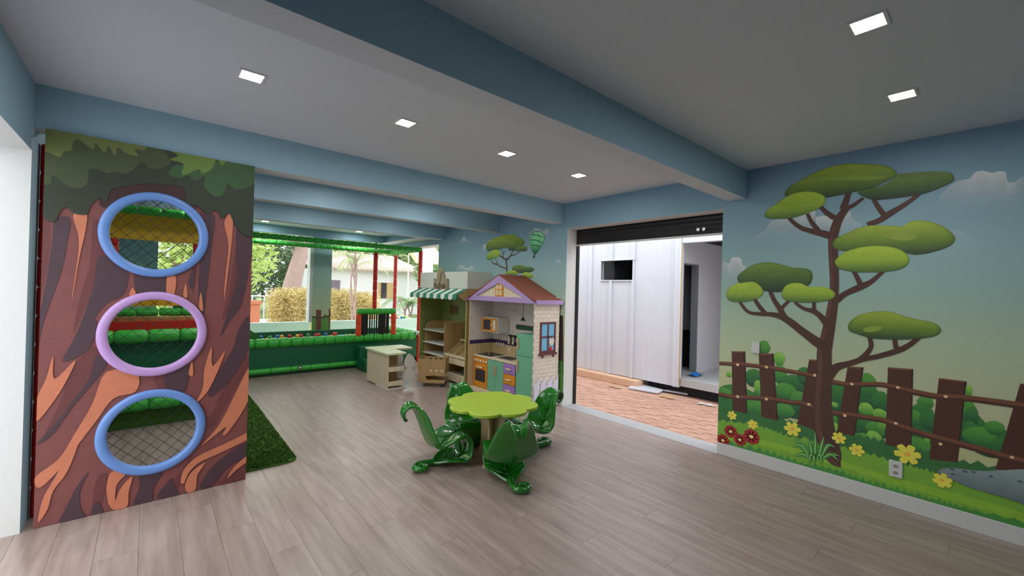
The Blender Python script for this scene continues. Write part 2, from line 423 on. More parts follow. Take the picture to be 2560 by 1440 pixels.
# soft clouds: strips fading from white tops into the sky print
cloudm = bpy.data.materials.new('mural_cloud'); cloudm.use_nodes = True
_nt = cloudm.node_tree; _N = _nt.nodes; _L = _nt.links; _p = _N['Principled BSDF']; _p.inputs['Base Color'].default_value = (*mc(176,186,186),1); _p.inputs['Roughness'].default_value = .7
_a = _N.new('ShaderNodeVertexColor'); _a.layer_name = 'Col'; _t = _N.new('ShaderNodeBsdfTransparent'); _m = _N.new('ShaderNodeMixShader')
_L.new(_a.outputs['Color'], _m.inputs[0]); _L.new(_t.outputs[0], _m.inputs[1]); _L.new(_p.outputs[0], _m.inputs[2]); _L.new(_m.outputs[0], _N['Material Output'].inputs['Surface'])
def cloud(Z, top, ybot, f=.75):
    pts = smooth_open(top, 4); vs = []; cs = []; fs = []
    rows = 5
    for i, (x, y) in enumerate(pts):
        e = min(1, 3*min(i, len(pts)-1-i)/len(pts))
        for r in range(rows):
            t = r/(rows-1); q = A.clampp(Z(x, y+(ybot-y)*t)); vs.append(A.place(q[0], q[1], A.n*A.lay)); g = f*(1-t)**1.3*(.35+.65*e); cs.append((g,g,g))
    for i in range(len(pts)-1):
        for r in range(rows-1): fs.append((i*rows+r, (i+1)*rows+r, (i+1)*rows+r+1, i*rows+r+1))
    A.b.add(vs, fs, cs); A.n += 1
cloud(ZA, [(1640,310),(1730,230),(1790,205),(1860,190),(1890,150),(1950,135),(2010,150),(2070,138),(2115,150),(2125,210),(2180,215),(2220,185),(2300,160)], 420, .8)
cloud(ZA, [(300,610),(390,560),(420,500),(520,470),(640,450),(700,410),(745,425),(740,470),(800,460),(900,470),(960,430),(1000,430),(1010,480),(1080,520)], 640, .7)
cloud(ZA, [(62,800),(90,795),(130,800),(140,765),(180,757),(210,775),(220,815),(255,830),(300,860)], 960, .8)
cloud(ZA, [(1300,640),(1450,560),(1600,600),(1750,560),(1900,640)], 720, .25)
part_of('painted_cloud', None, cloudm)
# grass and bushes
gd, gm, gl = mc(40,84,42), mc(52,104,46), mc(88,128,40)
def band(top, bot, col, Z, amp=0, n=0, step=True):
    t = top
    if n:
        t = []; dense = smooth_open(top, n)
        for i, p in enumerate(dense):
            t.append((p[0]+random.uniform(-4,4), p[1]-(random.uniform(.4,1)*amp if i%2 else 0)))
    dense = [Z(*p) for p in t]; lo_ = [Z(*p) for p in bot]
    A.poly(dense+lo_[::-1], col, step)
BOT = [(20,790),(600,900),(1200,1040),(1990,1330)]
br = {0: (mc(46,98,44), mc(36,82,42), mc(28,64,40)), 1: (mc(66,118,48), mc(52,104,44), mc(34,76,42)), 2: (mc(112,150,62), mc(84,132,52), mc(56,104,44))}
bush = [(150,420,130,90,0),(330,440,120,100,0),(470,420,110,110,0),(560,380,80,110,0),(740,520,90,110,0),(900,520,110,130,0),(990,520,90,120,0),(1230,600,120,110,0),(1500,590,100,110,0),(1640,660,140,90,0),(1850,720,160,110,0),(300,115,38,42,1),(390,180,35,40,2),(395,270,40,60,1),(240,290,50,55,0),(100,270,20,18,2),(80,440,60,70,0),(70,380,45,35,1),(180,440,60,50,0),(240,460,70,50,1),(270,345,27,45,2),(480,320,70,50,0),(540,280,50,50,0),(450,440,60,60,0),(430,370,70,55,1),(420,480,60,45,1),(500,410,50,45,1),
 (730,400,60,90,0),(705,445,30,16,2),(920,400,70,60,0),(900,330,60,65,1),(980,430,60,60,0),(860,560,60,60,0),(895,470,45,38,2),(975,500,45,30,2),(950,590,60,50,1),(985,560,25,45,2),(880,650,60,40,1),(940,640,50,45,2),(700,540,30,60,1),(715,590,25,45,2),
 (1240,430,50,35,1),(1490,365,22,35,2),(1220,500,70,60,0),(1180,520,50,45,1),(1260,540,60,60,0),(1480,480,60,60,1),(1510,510,40,55,0),(1500,600,50,60,0),(1600,690,110,60,0),(1560,630,110,60,1),(1640,580,60,40,1),(1200,690,80,60,1),(1250,650,16,35,2),(1700,700,90,60,0),(1850,640,70,70,1),(1950,600,80,80,0)]
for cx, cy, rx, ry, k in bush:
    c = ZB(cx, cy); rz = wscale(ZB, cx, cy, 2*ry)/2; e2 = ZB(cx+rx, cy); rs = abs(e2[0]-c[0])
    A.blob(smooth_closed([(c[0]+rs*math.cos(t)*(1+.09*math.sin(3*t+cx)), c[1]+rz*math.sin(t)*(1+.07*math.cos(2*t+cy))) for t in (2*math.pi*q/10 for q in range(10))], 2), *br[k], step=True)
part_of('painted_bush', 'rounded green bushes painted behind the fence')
A.n += 1
band([(20,430),(120,450),(300,505),(500,560),(700,605),(900,645),(1100,690),(1300,740),(1500,790),(1990,880)], BOT, gd, ZB, 30, 9)
band([(20,540),(200,560),(330,592),(430,630),(700,682),(900,735),(1100,795),(1250,835),(1400,895),(1600,955),(1990,1080)], BOT, gl, ZB, 26, 9)
band([(30,620),(300,650),(500,700),(700,752),(1000,850),(1300,930),(1600,1010),(1990,1130)], [(30,640),(300,682),(500,735),(700,790),(1000,892),(1300,975),(1600,1060),(1990,1180)], mc(104,138,40), ZB)
band([(60,664),(300,722),(500,785),(700,828),(900,895),(1100,952),(1300,1005),(1500,1058),(1990,1180)], BOT, gm, ZB, 30, 10)
band([(60,690),(300,745),(500,812),(700,858),(900,925),(1100,985),(1300,1040),(1500,1095),(1990,1225)], BOT, mc(58,112,42), ZB, 20, 10)
part_of('painted_grass', 'green painted grass along the foot of the mural')
# fence
pb, pbl, rl = mc(60,34,26), mc(90,56,42), mc(88,54,38)
posts = [((115,135),(193,138),(205,498),(120,478)),((272,148),(358,150),(383,538),(288,515)),((565,182),(625,188),(590,590),(497,555)),((788,222),(880,230),(830,625),(725,610)),
 ((1022,228),(1168,240),(1158,700),(1008,680)),((1318,290),(1478,312),(1425,780),(1262,762)),((1790,322),(1980,345),(1900,860),(1645,822))]
for P in posts:
    A.n += 1
    q = [ZB(*p) for p in P]; A.poly(q, pb)
    tp = [ZB(P[0][0]-3, P[0][1]-1), ZB(P[1][0], P[1][1]-2), ZB(P[1][0], P[1][1]+7), ZB(P[0][0], P[0][1]+8)]; A.poly(tp, pbl, False)
    sd = [ZB(P[1][0]-9, P[1][1]), ZB(*P[1]), ZB(*P[2]), ZB(P[2][0]-6, P[2][1])]; A.poly(sd, mc(40,22,20))
    part_of('painted_fence_post')
for pts in ([(25,203,24),(115,208,26),(215,215,26),(320,228,28),(450,250,28),(600,280,30)], [(690,310,32),(800,328,32),(930,326,32),(1010,332,34),(1150,366,38),(1300,395,38),(1450,405,40),(1600,422,42),(1812,452,46),(1980,475,48)],
            [(25,378,26),(120,400,28),(230,405,28),(340,412,30),(450,430,30),(520,436,30),(605,465,32)], [(690,490,34),(800,506,34),(920,522,34),(1000,537,36),(1100,572,38),(1250,622,40),(1400,662,42),(1550,702,44),(1700,747,48),(1980,820,52)]):
    strokeZ(A, ZB, pts, rl, step=True)
    strokeZ(A, ZB, [(x, y+w_*.28, w_*.4) for x, y, w_ in pts], mc(56,34,27))
    part_of('painted_fence_rail')
for x, y in ((150,213),(317,227),(598,274),(812,325),(1080,345),(1358,398),(150,398),(317,412),(563,443),(772,508),(1068,553),(1327,673),(1742,750)):
    c = ZB(x, y); r = wscale(ZB, x, y, 17)/2; A.poly(A.ell(c, r, r, 10), mc(176,146,110), False)
part_of('painted_nail')
A.n += 1
# tree
bark = mc(58,36,30); bark2 = mc(72,46,36)
trunk = [(975,395,50),(915,480,66),(885,560,72),(872,650,70),(877,800,68),(882,950,66),(870,1100,74),(845,1250,88),(815,1400,104)]
tk = [(*ZA(x,y), wscale(ZA,x,y,w_)) for x,y,w_ in trunk] + [(*ZB(x,y), wscale(ZB,x,y,w_)) for x,y,w_ in ((652,150,88),(650,300,96),(642,450,112),(655,600,128),(690,705,120),(715,770,84),(748,806,10))]
dA = 1.0
A.stroke(smooth_open([(s_, z, w_*.8) for s_, z, w_ in tk], 6), bark)
A.stroke(smooth_open([(s_+w_*.22, z, w_*.22) for s_, z, w_ in tk[2:]], 6), bark2)
branches = [(ZA, p) for p in ([(945,412,55),(970,340,45),(987,285,38)], [(945,415,45),(1010,388,32),(1090,332,26)], [(1120,525,45),(1210,490,45),(1270,450,50),(1370,390,38),(1450,335,32),(1500,292,30)], [(1245,460,40),(1200,400,34),(1162,335,28)],
 [(885,475,45),(830,440,36),(780,392,28)], [(860,605,60),(790,585,55),(720,570,42),(640,545,34),(580,500,28),(552,470,24)], [(765,565,36),(715,500,30),(688,445,24)],
 [(895,1070,54),(960,1020,44),(1070,970,52),(1150,930,36),(1235,855,26)], [(1075,970,40),(1050,910,32),(1018,855,26)],
 [(830,1410,90),(760,1370,80),(650,1290,62),(530,1200,56),(440,1170,40),(340,1165,30),(260,1150,26),(200,1080,22)], [(390,1168,36),(340,1110,32),(305,1055,26)],
 [(530,1205,50),(490,1130,40),(450,1070,34),(418,1000,28)], [(485,1148,34),(520,1105,26),(555,1070,22)], [(840,1250,60),(780,1180,44),(730,1145,40),(670,1130,30),(620,1100,24),(595,1072,20)], [(735,1150,34),(735,1110,26),(735,1075,24)])]
branches += [(ZB, p) for p in ([(670,290,60),(720,230,50),(800,205,36),(880,180,34),(960,165,32),(1080,130,36),(1150,95,30),(1205,50,24)], [(865,180,34),(905,140,28),(925,100,26),(914,50,24)], [(1075,130,30),(1065,90,26),(1060,50,24)])]
for Z, p in branches: strokeZ(A, Z, p, bark)
A.n += 1
part_of('painted_trunk', 'dark brown painted trunk and branches')
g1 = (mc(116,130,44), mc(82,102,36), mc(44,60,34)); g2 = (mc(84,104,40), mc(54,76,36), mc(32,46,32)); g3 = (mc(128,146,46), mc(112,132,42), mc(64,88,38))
blobs = [(g2,[(1050,290),(1090,320),(1170,345),(1300,335),(1450,315),(1560,290),(1660,250),(1730,215),(1742,180),(1715,150),(1640,140),(1540,142),(1430,150),(1340,160),(1300,200),(1200,250),(1100,270)]),
 (g1,[(523,300),(560,250),(650,200),(740,150),(860,105),(980,85),(1130,88),(1250,100),(1320,135),(1330,170),(1280,200),(1220,230),(1150,260),(1060,280),(950,305),(820,328),(780,310),(700,305),(600,312),(540,320)]),
 (g3,[(380,458),(400,420),(470,370),(560,310),(640,288),(730,287),(800,310),(820,345),(800,385),(740,420),(650,455),(560,478),(450,482),(400,475)]),
 (g1,[(868,660),(890,625),(960,590),(1050,550),(1150,528),(1260,530),(1370,535),(1420,505),(1500,492),(1580,505),(1680,545),(1740,600),(1745,640),(1700,680),(1600,715),(1480,738),(1400,725),(1340,695),(1250,680),(1120,685),(1020,710),(930,710),(880,690)]),
 (g3,[(885,800),(900,765),(970,715),(1080,685),(1200,675),(1320,690),(1400,730),(1418,780),(1390,825),(1300,855),(1150,865),(1020,862),(920,840)]),
 (g2,[(185,900),(210,870),(290,815),(400,793),(480,805),(570,830),(680,840),(720,870),(720,920),(690,960),(600,960),(500,1005),(420,1005),(350,990),(300,950),(220,950),(190,930)]),
 (g3,[(105,1020),(120,985),(170,950),(230,940),(300,935),(350,965),(370,1005),(350,1040),(300,1065),(220,1080),(140,1075),(110,1050)]),
 (g3,[(503,1030),(520,975),(570,945),(640,945),(700,970),(780,970),(850,985),(888,1020),(870,1055),(800,1075),(700,1083),(600,1080),(530,1065)]),
 (g1,[(980,1255),(1000,1215),(1070,1170),(1180,1148),(1280,1150),(1380,1180),(1480,1205),(1580,1225),(1640,1260),(1640,1300),(1580,1330),(1450,1345),(1300,1348),(1150,1340),(1050,1310),(995,1290)])]
hl = {0:[(1340,165),(1450,152),(1600,148),(1690,160),(1600,185),(1450,185),(1360,190)], 1:[(620,225),(760,165),(950,165),(1150,175),(1260,180),(1100,205),(900,200),(740,215)], 3:[(1240,600),(1330,575),(1420,590),(1480,610),(1400,640),(1290,625)], 5:[(410,868),(460,860),(515,866),(510,888),(420,893)], 8:[(1090,1270),(1160,1255),(1225,1260),(1190,1290),(1110,1295)]}
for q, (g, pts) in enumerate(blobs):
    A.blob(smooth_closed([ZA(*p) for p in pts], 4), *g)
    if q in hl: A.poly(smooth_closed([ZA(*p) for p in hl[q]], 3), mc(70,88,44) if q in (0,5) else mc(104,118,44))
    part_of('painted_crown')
# plants, flowers, stone
for tx, ty, bx in ((600,605,600),(650,632,615),(712,690,630),(742,742,640),(735,770,640),(560,640,590),(520,655,580),(462,610,575),(465,690,575),(480,745,580),(640,795,610),(560,800,590),(590,812,600)):
    mx, my = (tx+bx)/2, min(ty, 740)-8 if ty > 680 else (ty+760)/2
    strokeZ(A, ZB, [(bx,765,6),(mx,my,26),(tx,ty,3)], mc(42,96,46), step=False)
    A.n += 1
    strokeZ(A, ZB, [(bx,765,2),(mx,my,8),(tx,ty,1)], mc(112,152,84), step=False); A.n += 1
part_of('painted_plant', 'spiky green plant painted at the foot of the tree')
def flower(x, y, r, col, cen, npet=6):
    c = ZB(x, y); R_ = wscale(ZB, x, y, 2*r)/2
    for k in range(npet):
        an = 2*math.pi*k/npet+x; A.poly(smooth_closed([(c[0]+R_*(d*math.cos(an)-t*math.sin(an)), c[1]+R_*(d*math.sin(an)+t*math.cos(an))) for d, t in ((.1,0),(.55,-.3),(.95,-.25),(1,0),(.95,.25),(.55,.3))], 2), col, False)
    A.n += 1; A.poly(A.ell(c, R_*.26, R_*.22, 10), cen); part_of('painted_flower')
for x, y, r in ((118,507,26),(238,560,28),(468,585,42),(738,638,34),(842,708,36),(1135,732,58),(1340,883,42)): flower(x, y, r, mc(196,166,60), mc(190,130,50))
for x, y, r in ((110,600,36),(163,648,34),(230,630,44),(65,652,36)): flower(x, y, r, mc(122,30,30), mc(196,180,110), 8)
for x, y, r in ((1340,883,42),): pass
A.blob(smooth_closed([ZB(*p) for p in ((1310,835),(1330,815),(1400,808),(1500,822),(1600,828),(1700,822),(1990,840),(1990,1090),(1850,1040),(1750,1000),(1650,970),(1550,940),(1470,915),(1400,880),(1340,860))],3), mc(112,124,122), mc(92,102,104), mc(70,78,82))
for x, y, rx in ((1395,818,12),(1470,832,12),(1520,835,10),(1400,848,10),(1790,890,12),(1620,860,10)): A.poly(A.ell(ZB(x,y), wscale(ZB,x,y,rx), wscale(ZB,x,y,6), 10), mc(60,66,70), False)
part_of('painted_stone', 'grey speckled stone painted low at the right edge of the mural')
flower(1338, 883, 42, mc(196,166,60), mc(190,130,50))
# far part of the mural, left of the doorway
A.n = 1; A.rect = (DV1+.002, 6.935, .111, CZ-.001)
for top, yb in (([(1080,860),(1090,790),(1130,760),(1180,705),(1220,700),(1250,740)],880), ([(1750,650),(1760,590),(1820,560),(1850,520),(1890,545),(1920,540),(1960,580),(2000,545),(2030,520),(2055,560),(2060,630)],680), ([(720,760),(780,700),(815,640),(850,700),(900,720)],770), ([(700,1130),(760,1060),(820,1100),(880,1110),(940,1070),(980,1130)],1160), ([(2150,1010),(2190,985),(2240,1020)],1050)): cloud(ZC, top, yb, .8)
part_of('painted_cloud', None, cloudm)
for p in ([(1440,1180,34),(1436,1080,34),(1430,1010,38),(1440,960,44)], [(1445,985,36),(1490,930,30),(1525,855,26)], [(1500,930,22),(1580,900,18),(1638,855,14)], [(1425,990,30),(1370,950,26),(1320,918,20)], [(1385,955,20),(1380,880,16),(1368,830,14)], [(1385,912,14),(1425,835,12)], [(1430,1115,24),(1360,1090,22),(1290,1050,24),(1240,1040,20),(1205,985,16)], [(1305,1052,18),(1275,970,14)]): strokeZ(A, ZC, p, bark)
A.n += 1; part_of('painted_trunk', 'small painted tree trunk above the playhouse roof')
for g, pts in ((g2,[(1460,850),(1500,810),(1600,800),(1660,790),(1710,785),(1740,820),(1725,855),(1660,865),(1560,860)]), (g1,[(1135,790),(1150,740),(1220,690),(1320,650),(1430,620),(1540,625),(1620,665),(1680,700),(1695,750),(1660,790),(1600,800),(1520,850),(1470,830),(1400,815),(1330,840),(1230,850),(1160,860)]),
    (g3,[(1145,950),(1165,900),(1230,850),(1300,838),(1340,870),(1330,920),(1280,960),(1200,990),(1155,985)]), (g2,[(1510,1120),(1540,1080),(1620,1060),(1700,1085),(1780,1090),(1830,1110),(1825,1150),(1760,1170),(1640,1180),(1560,1160)]), (g3,[(1660,1185),(1720,1165),(1800,1190),(1825,1230),(1780,1255),(1700,1225)]), (g3,[(1420,1190),(1450,1155),(1540,1140),(1600,1170),(1600,1195),(1500,1200)])):
    A.blob(smooth_closed([ZC(*p) for p in pts], 3), *g); part_of('painted_crown')
bo = smooth_closed([ZC(*p) for p in ((1770,690),(1785,620),(1830,580),(1880,570),(1950,590),(1985,650),(1975,720),(1935,800),(1885,870),(1845,910),(1800,830),(1780,760))], 4)
A.blob(bo, mc(110,168,124), mc(84,150,104), mc(36,84,58))
dk = mc(22,46,34)
for p in ([(1772,690,9),(1790,615,9),(1835,578,9),(1885,570,9),(1950,592,9),(1985,650,9),(1975,720,9),(1935,800,9),(1885,870,9),(1842,912,9),(1798,830,9),(1778,760,9),(1772,690,9)], [(1795,625,10),(1870,628,12),(1970,660,10)], [(1775,700,12),(1860,700,14),(1965,742,12)], [(1795,775,12),(1860,775,12),(1930,800,10)], [(1825,845,10),(1880,860,8)], [(1880,572,8),(1915,640,8),(1915,740,8),(1885,830,8),(1848,905,8)], [(1835,578,8),(1810,650,8),(1815,760,8),(1843,905,8)]): strokeZ(A, ZC, p, dk, 4, False)
A.n += 1; c = ZC(1833,940); A.poly(A.ell(c, .025, .022, 10), dk); part_of('painted_balloon', 'green checked hot air balloon painted beside the small tree')
# a strip of the painted fence between the playhouse and the doorway
def W(x, y): return wallp(x, y)
A.poly([W(1396,786),W(1408,790),W(1409,1003),W(1396,1003)], mc(40,30,26)); A.poly([W(1396,900),W(1409,905),W(1409,1003),W(1396,1003)], mc(46,84,36))
A.poly([W(1396,930),W(1409,938),W(1409,1003),W(1396,1003)], mc(60,96,38)); part_of('painted_fence_post')
# pillar print at the back
A2 = Art(lambda s_, z, d: (s_, VB-.0204-d, z), rect=(2.561, 2.929, .001, 2.499))
def BP(x, y): p = on(x, y, 1, VB-.02); return (p.x, p.z)
A2.poly([BP(780,795),BP(790,790),BP(800,800),BP(812,785),BP(822,790),BP(830,770),BP(832,860),BP(778,860)], mc(70,110,44))
for x0, x1, y0 in ((790,803,774),(822,831,772)): A2.poly([BP(x0,y0),BP(x1,y0+1),BP(x1,838),BP(x0,838)], mc(84,44,34))
A2.poly([BP(778,790),BP(800,793),BP(831,787),BP(831,791),BP(800,797),BP(778,794)], mc(60,34,30))
obj('painted_fence_post', A2.b, prt, wallB)
# wall plates
def plate(px, py, h, w_, label, slots):
    p = on(px, py, 0, UR); t = thing('wall_outlet', label, 'outlet', (UR-.012, p.y, p.z))
    obj('cover_plate', MB().box(UR-.012, UR-.0115+.0, p.y-w_/2, p.y+w_/2, p.z-h/2, p.z+h/2) if 0 else MB().box(UR-.014, UR-.0005, p.y-w_/2, p.y+w_/2, p.z-h/2, p.z+h/2), white, t, bevel=.004)
    for z in slots: obj('socket' if len(slots) > 1 else 'switch_rocker', MB().prism([(p.y-.016,p.z+z),(p.y-.008,p.z+z+.01),(p.y+.008,p.z+z+.01),(p.y+.016,p.z+z),(p.y+.008,p.z+z-.01),(p.y-.008,p.z+z-.01)], 'x', UR-.0155, UR-.013), mat('outlet_grey', (150,140,140), .5) if len(slots) > 1 else white, t)
plate(2240, 1172, .118, .074, 'white double power outlet low on the mural grass', (.022, -.026))
plate(1890, 869, .1, .066, 'white switch plate above the painted fence beside the doorway', (0,))

# ------------------------------------------------------------------ tree-trunk panel with three portholes
PV = 3.74; HO = [(.03, 1.808, .236), (.036, 1.139, .236), (.045, .476, .236)]
PX0, PX1, PZT = -.49, .59, 2.392
pan = thing('tree_panel', 'tall printed tree-trunk panel with three round portholes', 'panel', (.05, PV+.01, 0))
pside = mat('panel_edge_maroon', (70,34,34), .6)
ab = Art(lambda s_, z, d: (s_, PV-d, z), rect=(PX0, PX1, .003, PZT), holes=HO, lay=.0002)
ab.n = 0; back = Art(lambda s_, z, d: (s_, PV+.018, z), rect=ab.rect, holes=HO)
rect = [(PX0,.003),(PX1,.003),(PX1,PZT),(PX0,PZT)]
ab.poly(rect, None); back.poly(rect, None)
core = MB(); core.add(ab.b.v, ab.b.f); core.add(back.b.v, [f[::-1] for f in back.b.f])
for (a0, b0), (a1, b1) in zip(rect, rect[1:]+rect[:1]): core.add([(a0,PV,b0),(a1,PV,b1),(a1,PV+.018,b1),(a0,PV+.018,b0)], [(0,1,2,3)])
for cx, cz, r in HO:
    n = 40; vs = []
    for k in range(n):
        an = 2*math.pi*k/n; rr = r/math.cos(math.pi/n); vs += [(cx+rr*math.cos(an), PV, cz+rr*math.sin(an)), (cx+rr*math.cos(an), PV+.018, cz+rr*math.sin(an))]
    core.add(vs, [(2*k, 2*k+1, 2*((k+1)%n)+1, 2*((k+1)%n)) for k in range(n)])
obj('board', core, pside, pan)
PE = .92
def pc(*c): return alb(c, PE)
ab.new(); ab.n = 2
def panp(px, py): p = on(px, py, 1, PV); return (p.x, p.z)
ZP = lambda x, y: panp(x/2.4, 280+y/2.4)
ZQ = lambda x, y: panp(x/2.25, 800+y/2.25)
base, dkb, org, mar = pc(118,66,63), pc(70,48,56), pc(190,114,84), pc(58,32,34)
ab.poly(rect, base)
obj('bark_print', ab.b, prt, pan); ab.new()
def shapes(Z, L_, col, name_, n=4):
    for p in L_: ab.poly(smooth_closed([Z(*q) for q in p], n), col); obj(name_, ab.b, prt, pan); ab.new()
P2 = [[(330,650),(420,640),(400,800),(370,950),(300,1150),(250,1300),(225,1460),(235,1250),(280,1000),(310,800)], [(600,860),(760,940),(745,1090),(640,1150),(560,1250),(430,1460),(395,1460),(480,1280),(560,1050)], [(1220,620),(1290,630),(1270,800),(1260,900),(1240,1060),(1210,1300),(1190,1000),(1230,760)],
 [(1420,700),(1510,720),(1500,900),(1450,1150),(1380,1250),(1320,1350),(1360,1220),(1420,1000)], [(820,950),(990,980),(980,1100),(830,1090)], [(1130,1020),(1170,930),(1160,1060)]]
Q2 = [[(350,230),(430,100),(540,0),(520,130),(440,205)], [(205,700),(330,560),(420,440),(500,330),(540,200),(600,250),(500,380),(400,500),(300,640)], [(1300,330),(1400,150),(1400,-20),(1340,60),(1310,160),(1220,310),(1170,430),(1230,400)], [(335,1150),(380,1040),(430,940),(500,850),(450,960),(455,1060),(490,1130)],
 [(750,1045),(785,940),(790,860),(910,850),(865,940),(850,1025)], [(1120,945),(1180,840),(1270,760),(1395,685),(1395,755),(1280,830),(1200,925)], [(920,330),(1050,240),(1050,380),(980,410)], [(880,1000),(930,930),(960,890),(980,930),(1000,985)], [(510,1100),(540,1020),(580,1080)]]
shapes(ZP, [[(235,700),(300,660),(290,900),(240,1150),(225,1300)], [(560,640),(640,760),(600,960),(520,1150),(440,1330),(470,1150),(540,900)], [(1180,640),(1230,600),(1215,760),(1180,960),(1160,1100),(1150,900)], [(1440,730),(1400,900),(1380,1060),(1330,1250),(1400,1150),(1470,950)]], pc(100,52,52), 'bark_shade_streak')
shapes(ZQ, [[(420,260),(520,150),(560,220),(470,400),(360,540),(250,650),(330,480)], [(860,300),(960,320),(990,480),(930,460)], [(540,900),(600,860),(590,960),(560,1060),(520,1090)], [(1180,560),(1300,300),(1390,200),(1390,260),(1290,440),(1200,600)], [(900,960),(1010,860),(1080,760),(1040,880),(960,990)], [(1220,940),(1300,850),(1390,800),(1390,870),(1310,920)]], pc(100,52,52), 'bark_shade_streak')
shapes(ZP, P2, dkb, 'dark_bark_streak'); shapes(ZQ, Q2, dkb, 'dark_bark_streak')
shapes(ZP, [[(640,470),(800,440),(1000,430),(1120,470),(1180,580),(1000,600),(860,560),(700,580),(600,560)]], mar, 'dark_bark_streak')
PO = [[(440,615),(520,610),(512,720),(480,860),(455,1000),(433,1135),(440,1060),(470,850),(470,740)], [(1345,665),(1395,600),(1392,750),(1375,900),(1355,1060),(1342,1125),(1350,1000),(1370,800)], [(1005,980),(1055,990),(1045,1090),(1000,1100)], [(1098,1100),(1115,1028),(1124,1110)], [(1193,1170),(1205,1080),(1218,1190)], [(775,1100),(795,1055),(815,1090)]]
QO = [[(600,290),(770,300),(765,400),(640,440),(540,570),(440,700),(370,800),(250,925),(205,935),(205,875),(330,780),(420,640),(520,470)], [(205,570),(205,450),(260,330),(300,205),(308,330),(425,225),(370,350),(300,460)], [(440,690),(380,850),(300,960),(270,1060),(215,1135),(240,1010),(300,900),(360,800)], [(605,1000),(600,930),(630,850),(710,860),(655,930),(645,1060),(615,1040)], [(645,1065),(670,960),(745,875),(725,960),(715,1045)],
 [(1105,460),(1140,380),(1150,270),(1190,150),(1195,260),(1265,175),(1210,320),(1160,410)], [(1135,700),(1230,590),(1320,420),(1400,270),(1400,440),(1290,620),(1250,645),(1270,600),(1180,670)], [(1015,905),(1040,830),(1120,760),(1250,700),(1400,630),(1400,665),(1250,740),(1120,800),(1060,860),(1035,915)], [(1040,935),(1070,860),(1155,798),(1110,870),(1100,950),(1060,970)], [(1275,890),(1320,820),(1400,755),(1400,785),(1330,840)], [(1060,300),(1080,230),(1085,310)]]
shapes(ZP, PO, org, 'light_bark_streak'); shapes(ZQ, QO, org, 'light_bark_streak')
def leafy(pts, col): ab.poly(smooth_closed([ZP(*q) for q in pts], 3), col); obj('leaf_print', ab.b, prt, pan); ab.new()
leafy([(225,420),(225,560),(270,640),(330,660),(360,600),(400,570),(450,610),(520,615),(545,560),(600,520),(640,540),(665,470),(730,450),(800,440),(900,430),(1000,440),(1060,440),(1110,470),(1120,560),(1180,560),(1240,610),(1300,590),(1330,640),(1375,610),(1400,660),(1450,725),(1520,715),(1520,280),(1300,180),(225,60)], pc(44,52,38))
leafy([(225,250),(225,400),(300,440),(320,380),(400,440),(470,460),(525,430),(535,345),(600,350),(640,370),(700,360),(740,375),(800,350),(850,300),(900,340),(970,340),(1020,290),(900,180),(500,100),(225,100)], pc(66,76,46))
leafy([(1010,375),(1080,400),(1120,380),(1170,412),(1230,385),(1225,450),(1290,508),(1340,490),(1365,430),(1400,462),(1450,462),(1520,430),(1520,320),(1380,280),(1200,330),(1060,320)], pc(52,84,44))
leafy([(225,60),(225,270),(250,280),(272,240),(360,272),(385,240),(430,230),(440,180),(480,170),(560,228),(575,190),(630,248),(652,205),(690,268),(705,215),(760,250),(832,268),(805,222),(862,232),(862,190),(600,120)], pc(104,112,60))
leafy([(1010,225),(1070,262),(1018,288),(1100,312),(1092,382),(1190,345),(1212,372),(1272,340),(1300,285),(1330,322),(1352,290),(1290,270),(1200,240)], pc(100,122,52))
ringb, ringv = mat('blue_ring_plastic', (104,142,206), .35), mat('violet_ring_plastic', (188,150,206), .35)
for q, (cx, cz, r) in enumerate(HO):
    prof = [(.232,.014),(.232,-.012),(.238,-.02),(.25,-.024),(.268,-.024),(.28,-.02),(.286,-.012),(.286,.0)]
    b = MB(); n = 56; m = len(prof); vs = []
    for k in range(n):
        an = 2*math.pi*k/n
        for rr, d in prof: vs.append((cx+rr*math.cos(an), PV-.002+d if d <= 0 else PV+.018, cz+rr*math.sin(an)))
    b.add(vs, [(k*m+i, k*m+i+1, ((k+1)%n)*m+i+1, ((k+1)%n)*m+i) for k in range(n) for i in range(m-1)])
    o = obj('porthole_ring', b, ringv if q == 1 else ringb, pan, smooth=True)
    o['label'] = ('upper blue porthole ring', 'lilac porthole ring', 'lower blue porthole ring')[q]
# ------------------------------------------------------------------ soft play: ball pit
def padmesh(name, length, r, m, axis, end=.78, seg=14):
    h = length/2; prof = [(r*.35,-h),(r*end,-h),(r*.95,-h+.22*r),(r,-h+.6*r),(r,h-.6*r),(r*.95,h-.22*r),(r*end,h),(r*.35,h)]
    me = MB().lathe(prof, (0,0,0), axis, seg).mesh(name, True); me.materials.append(m); return me
PF, PB = 7.7, 9.1
PU0, PU1 = -.3, 4.16
pit = thing('ball_pit', 'netted ball pit with green padded rails and red padded posts', 'ball pit', ((PU0+PU1)/2, PF, 0))
obj('front_board', MB().box(PU0, PU1, PF-.02, PF+.03, .1, .5), dgreen, pit, bevel=.01)
obj('back_board', MB().box(PU0, PU1, PB, PB+.04, .02, on(700,829,1,PB).z), dgreen, pit, bevel=.01)
obj('side_board', MB().box(PU1-.03, PU1, PF+.03, PB, .02, .52), dgreen, pit, bevel=.01)
obj('pit_floor', MB().box(PU0, PU1-.03, PF+.03, PB, .0, .4), dgreen, pit)
px_ = padmesh('foam_pad', .172, .08, pgreen, (1,0,0)); x = PU0+.09
while x < PU1-.05:
    piece('foam_pad', px_, (x, PF, .535), pit); x += .175
py_ = padmesh('foam_pad', .172, .07, pgreen, (0,1,0))
for q in range(8): piece('foam_pad', py_, (PU1-.01, PF+.14+.175*q, .545), pit)
pl_ = padmesh('lower_pad', .30, .045, pgreen, (1,0,0), .9); x = 1.05
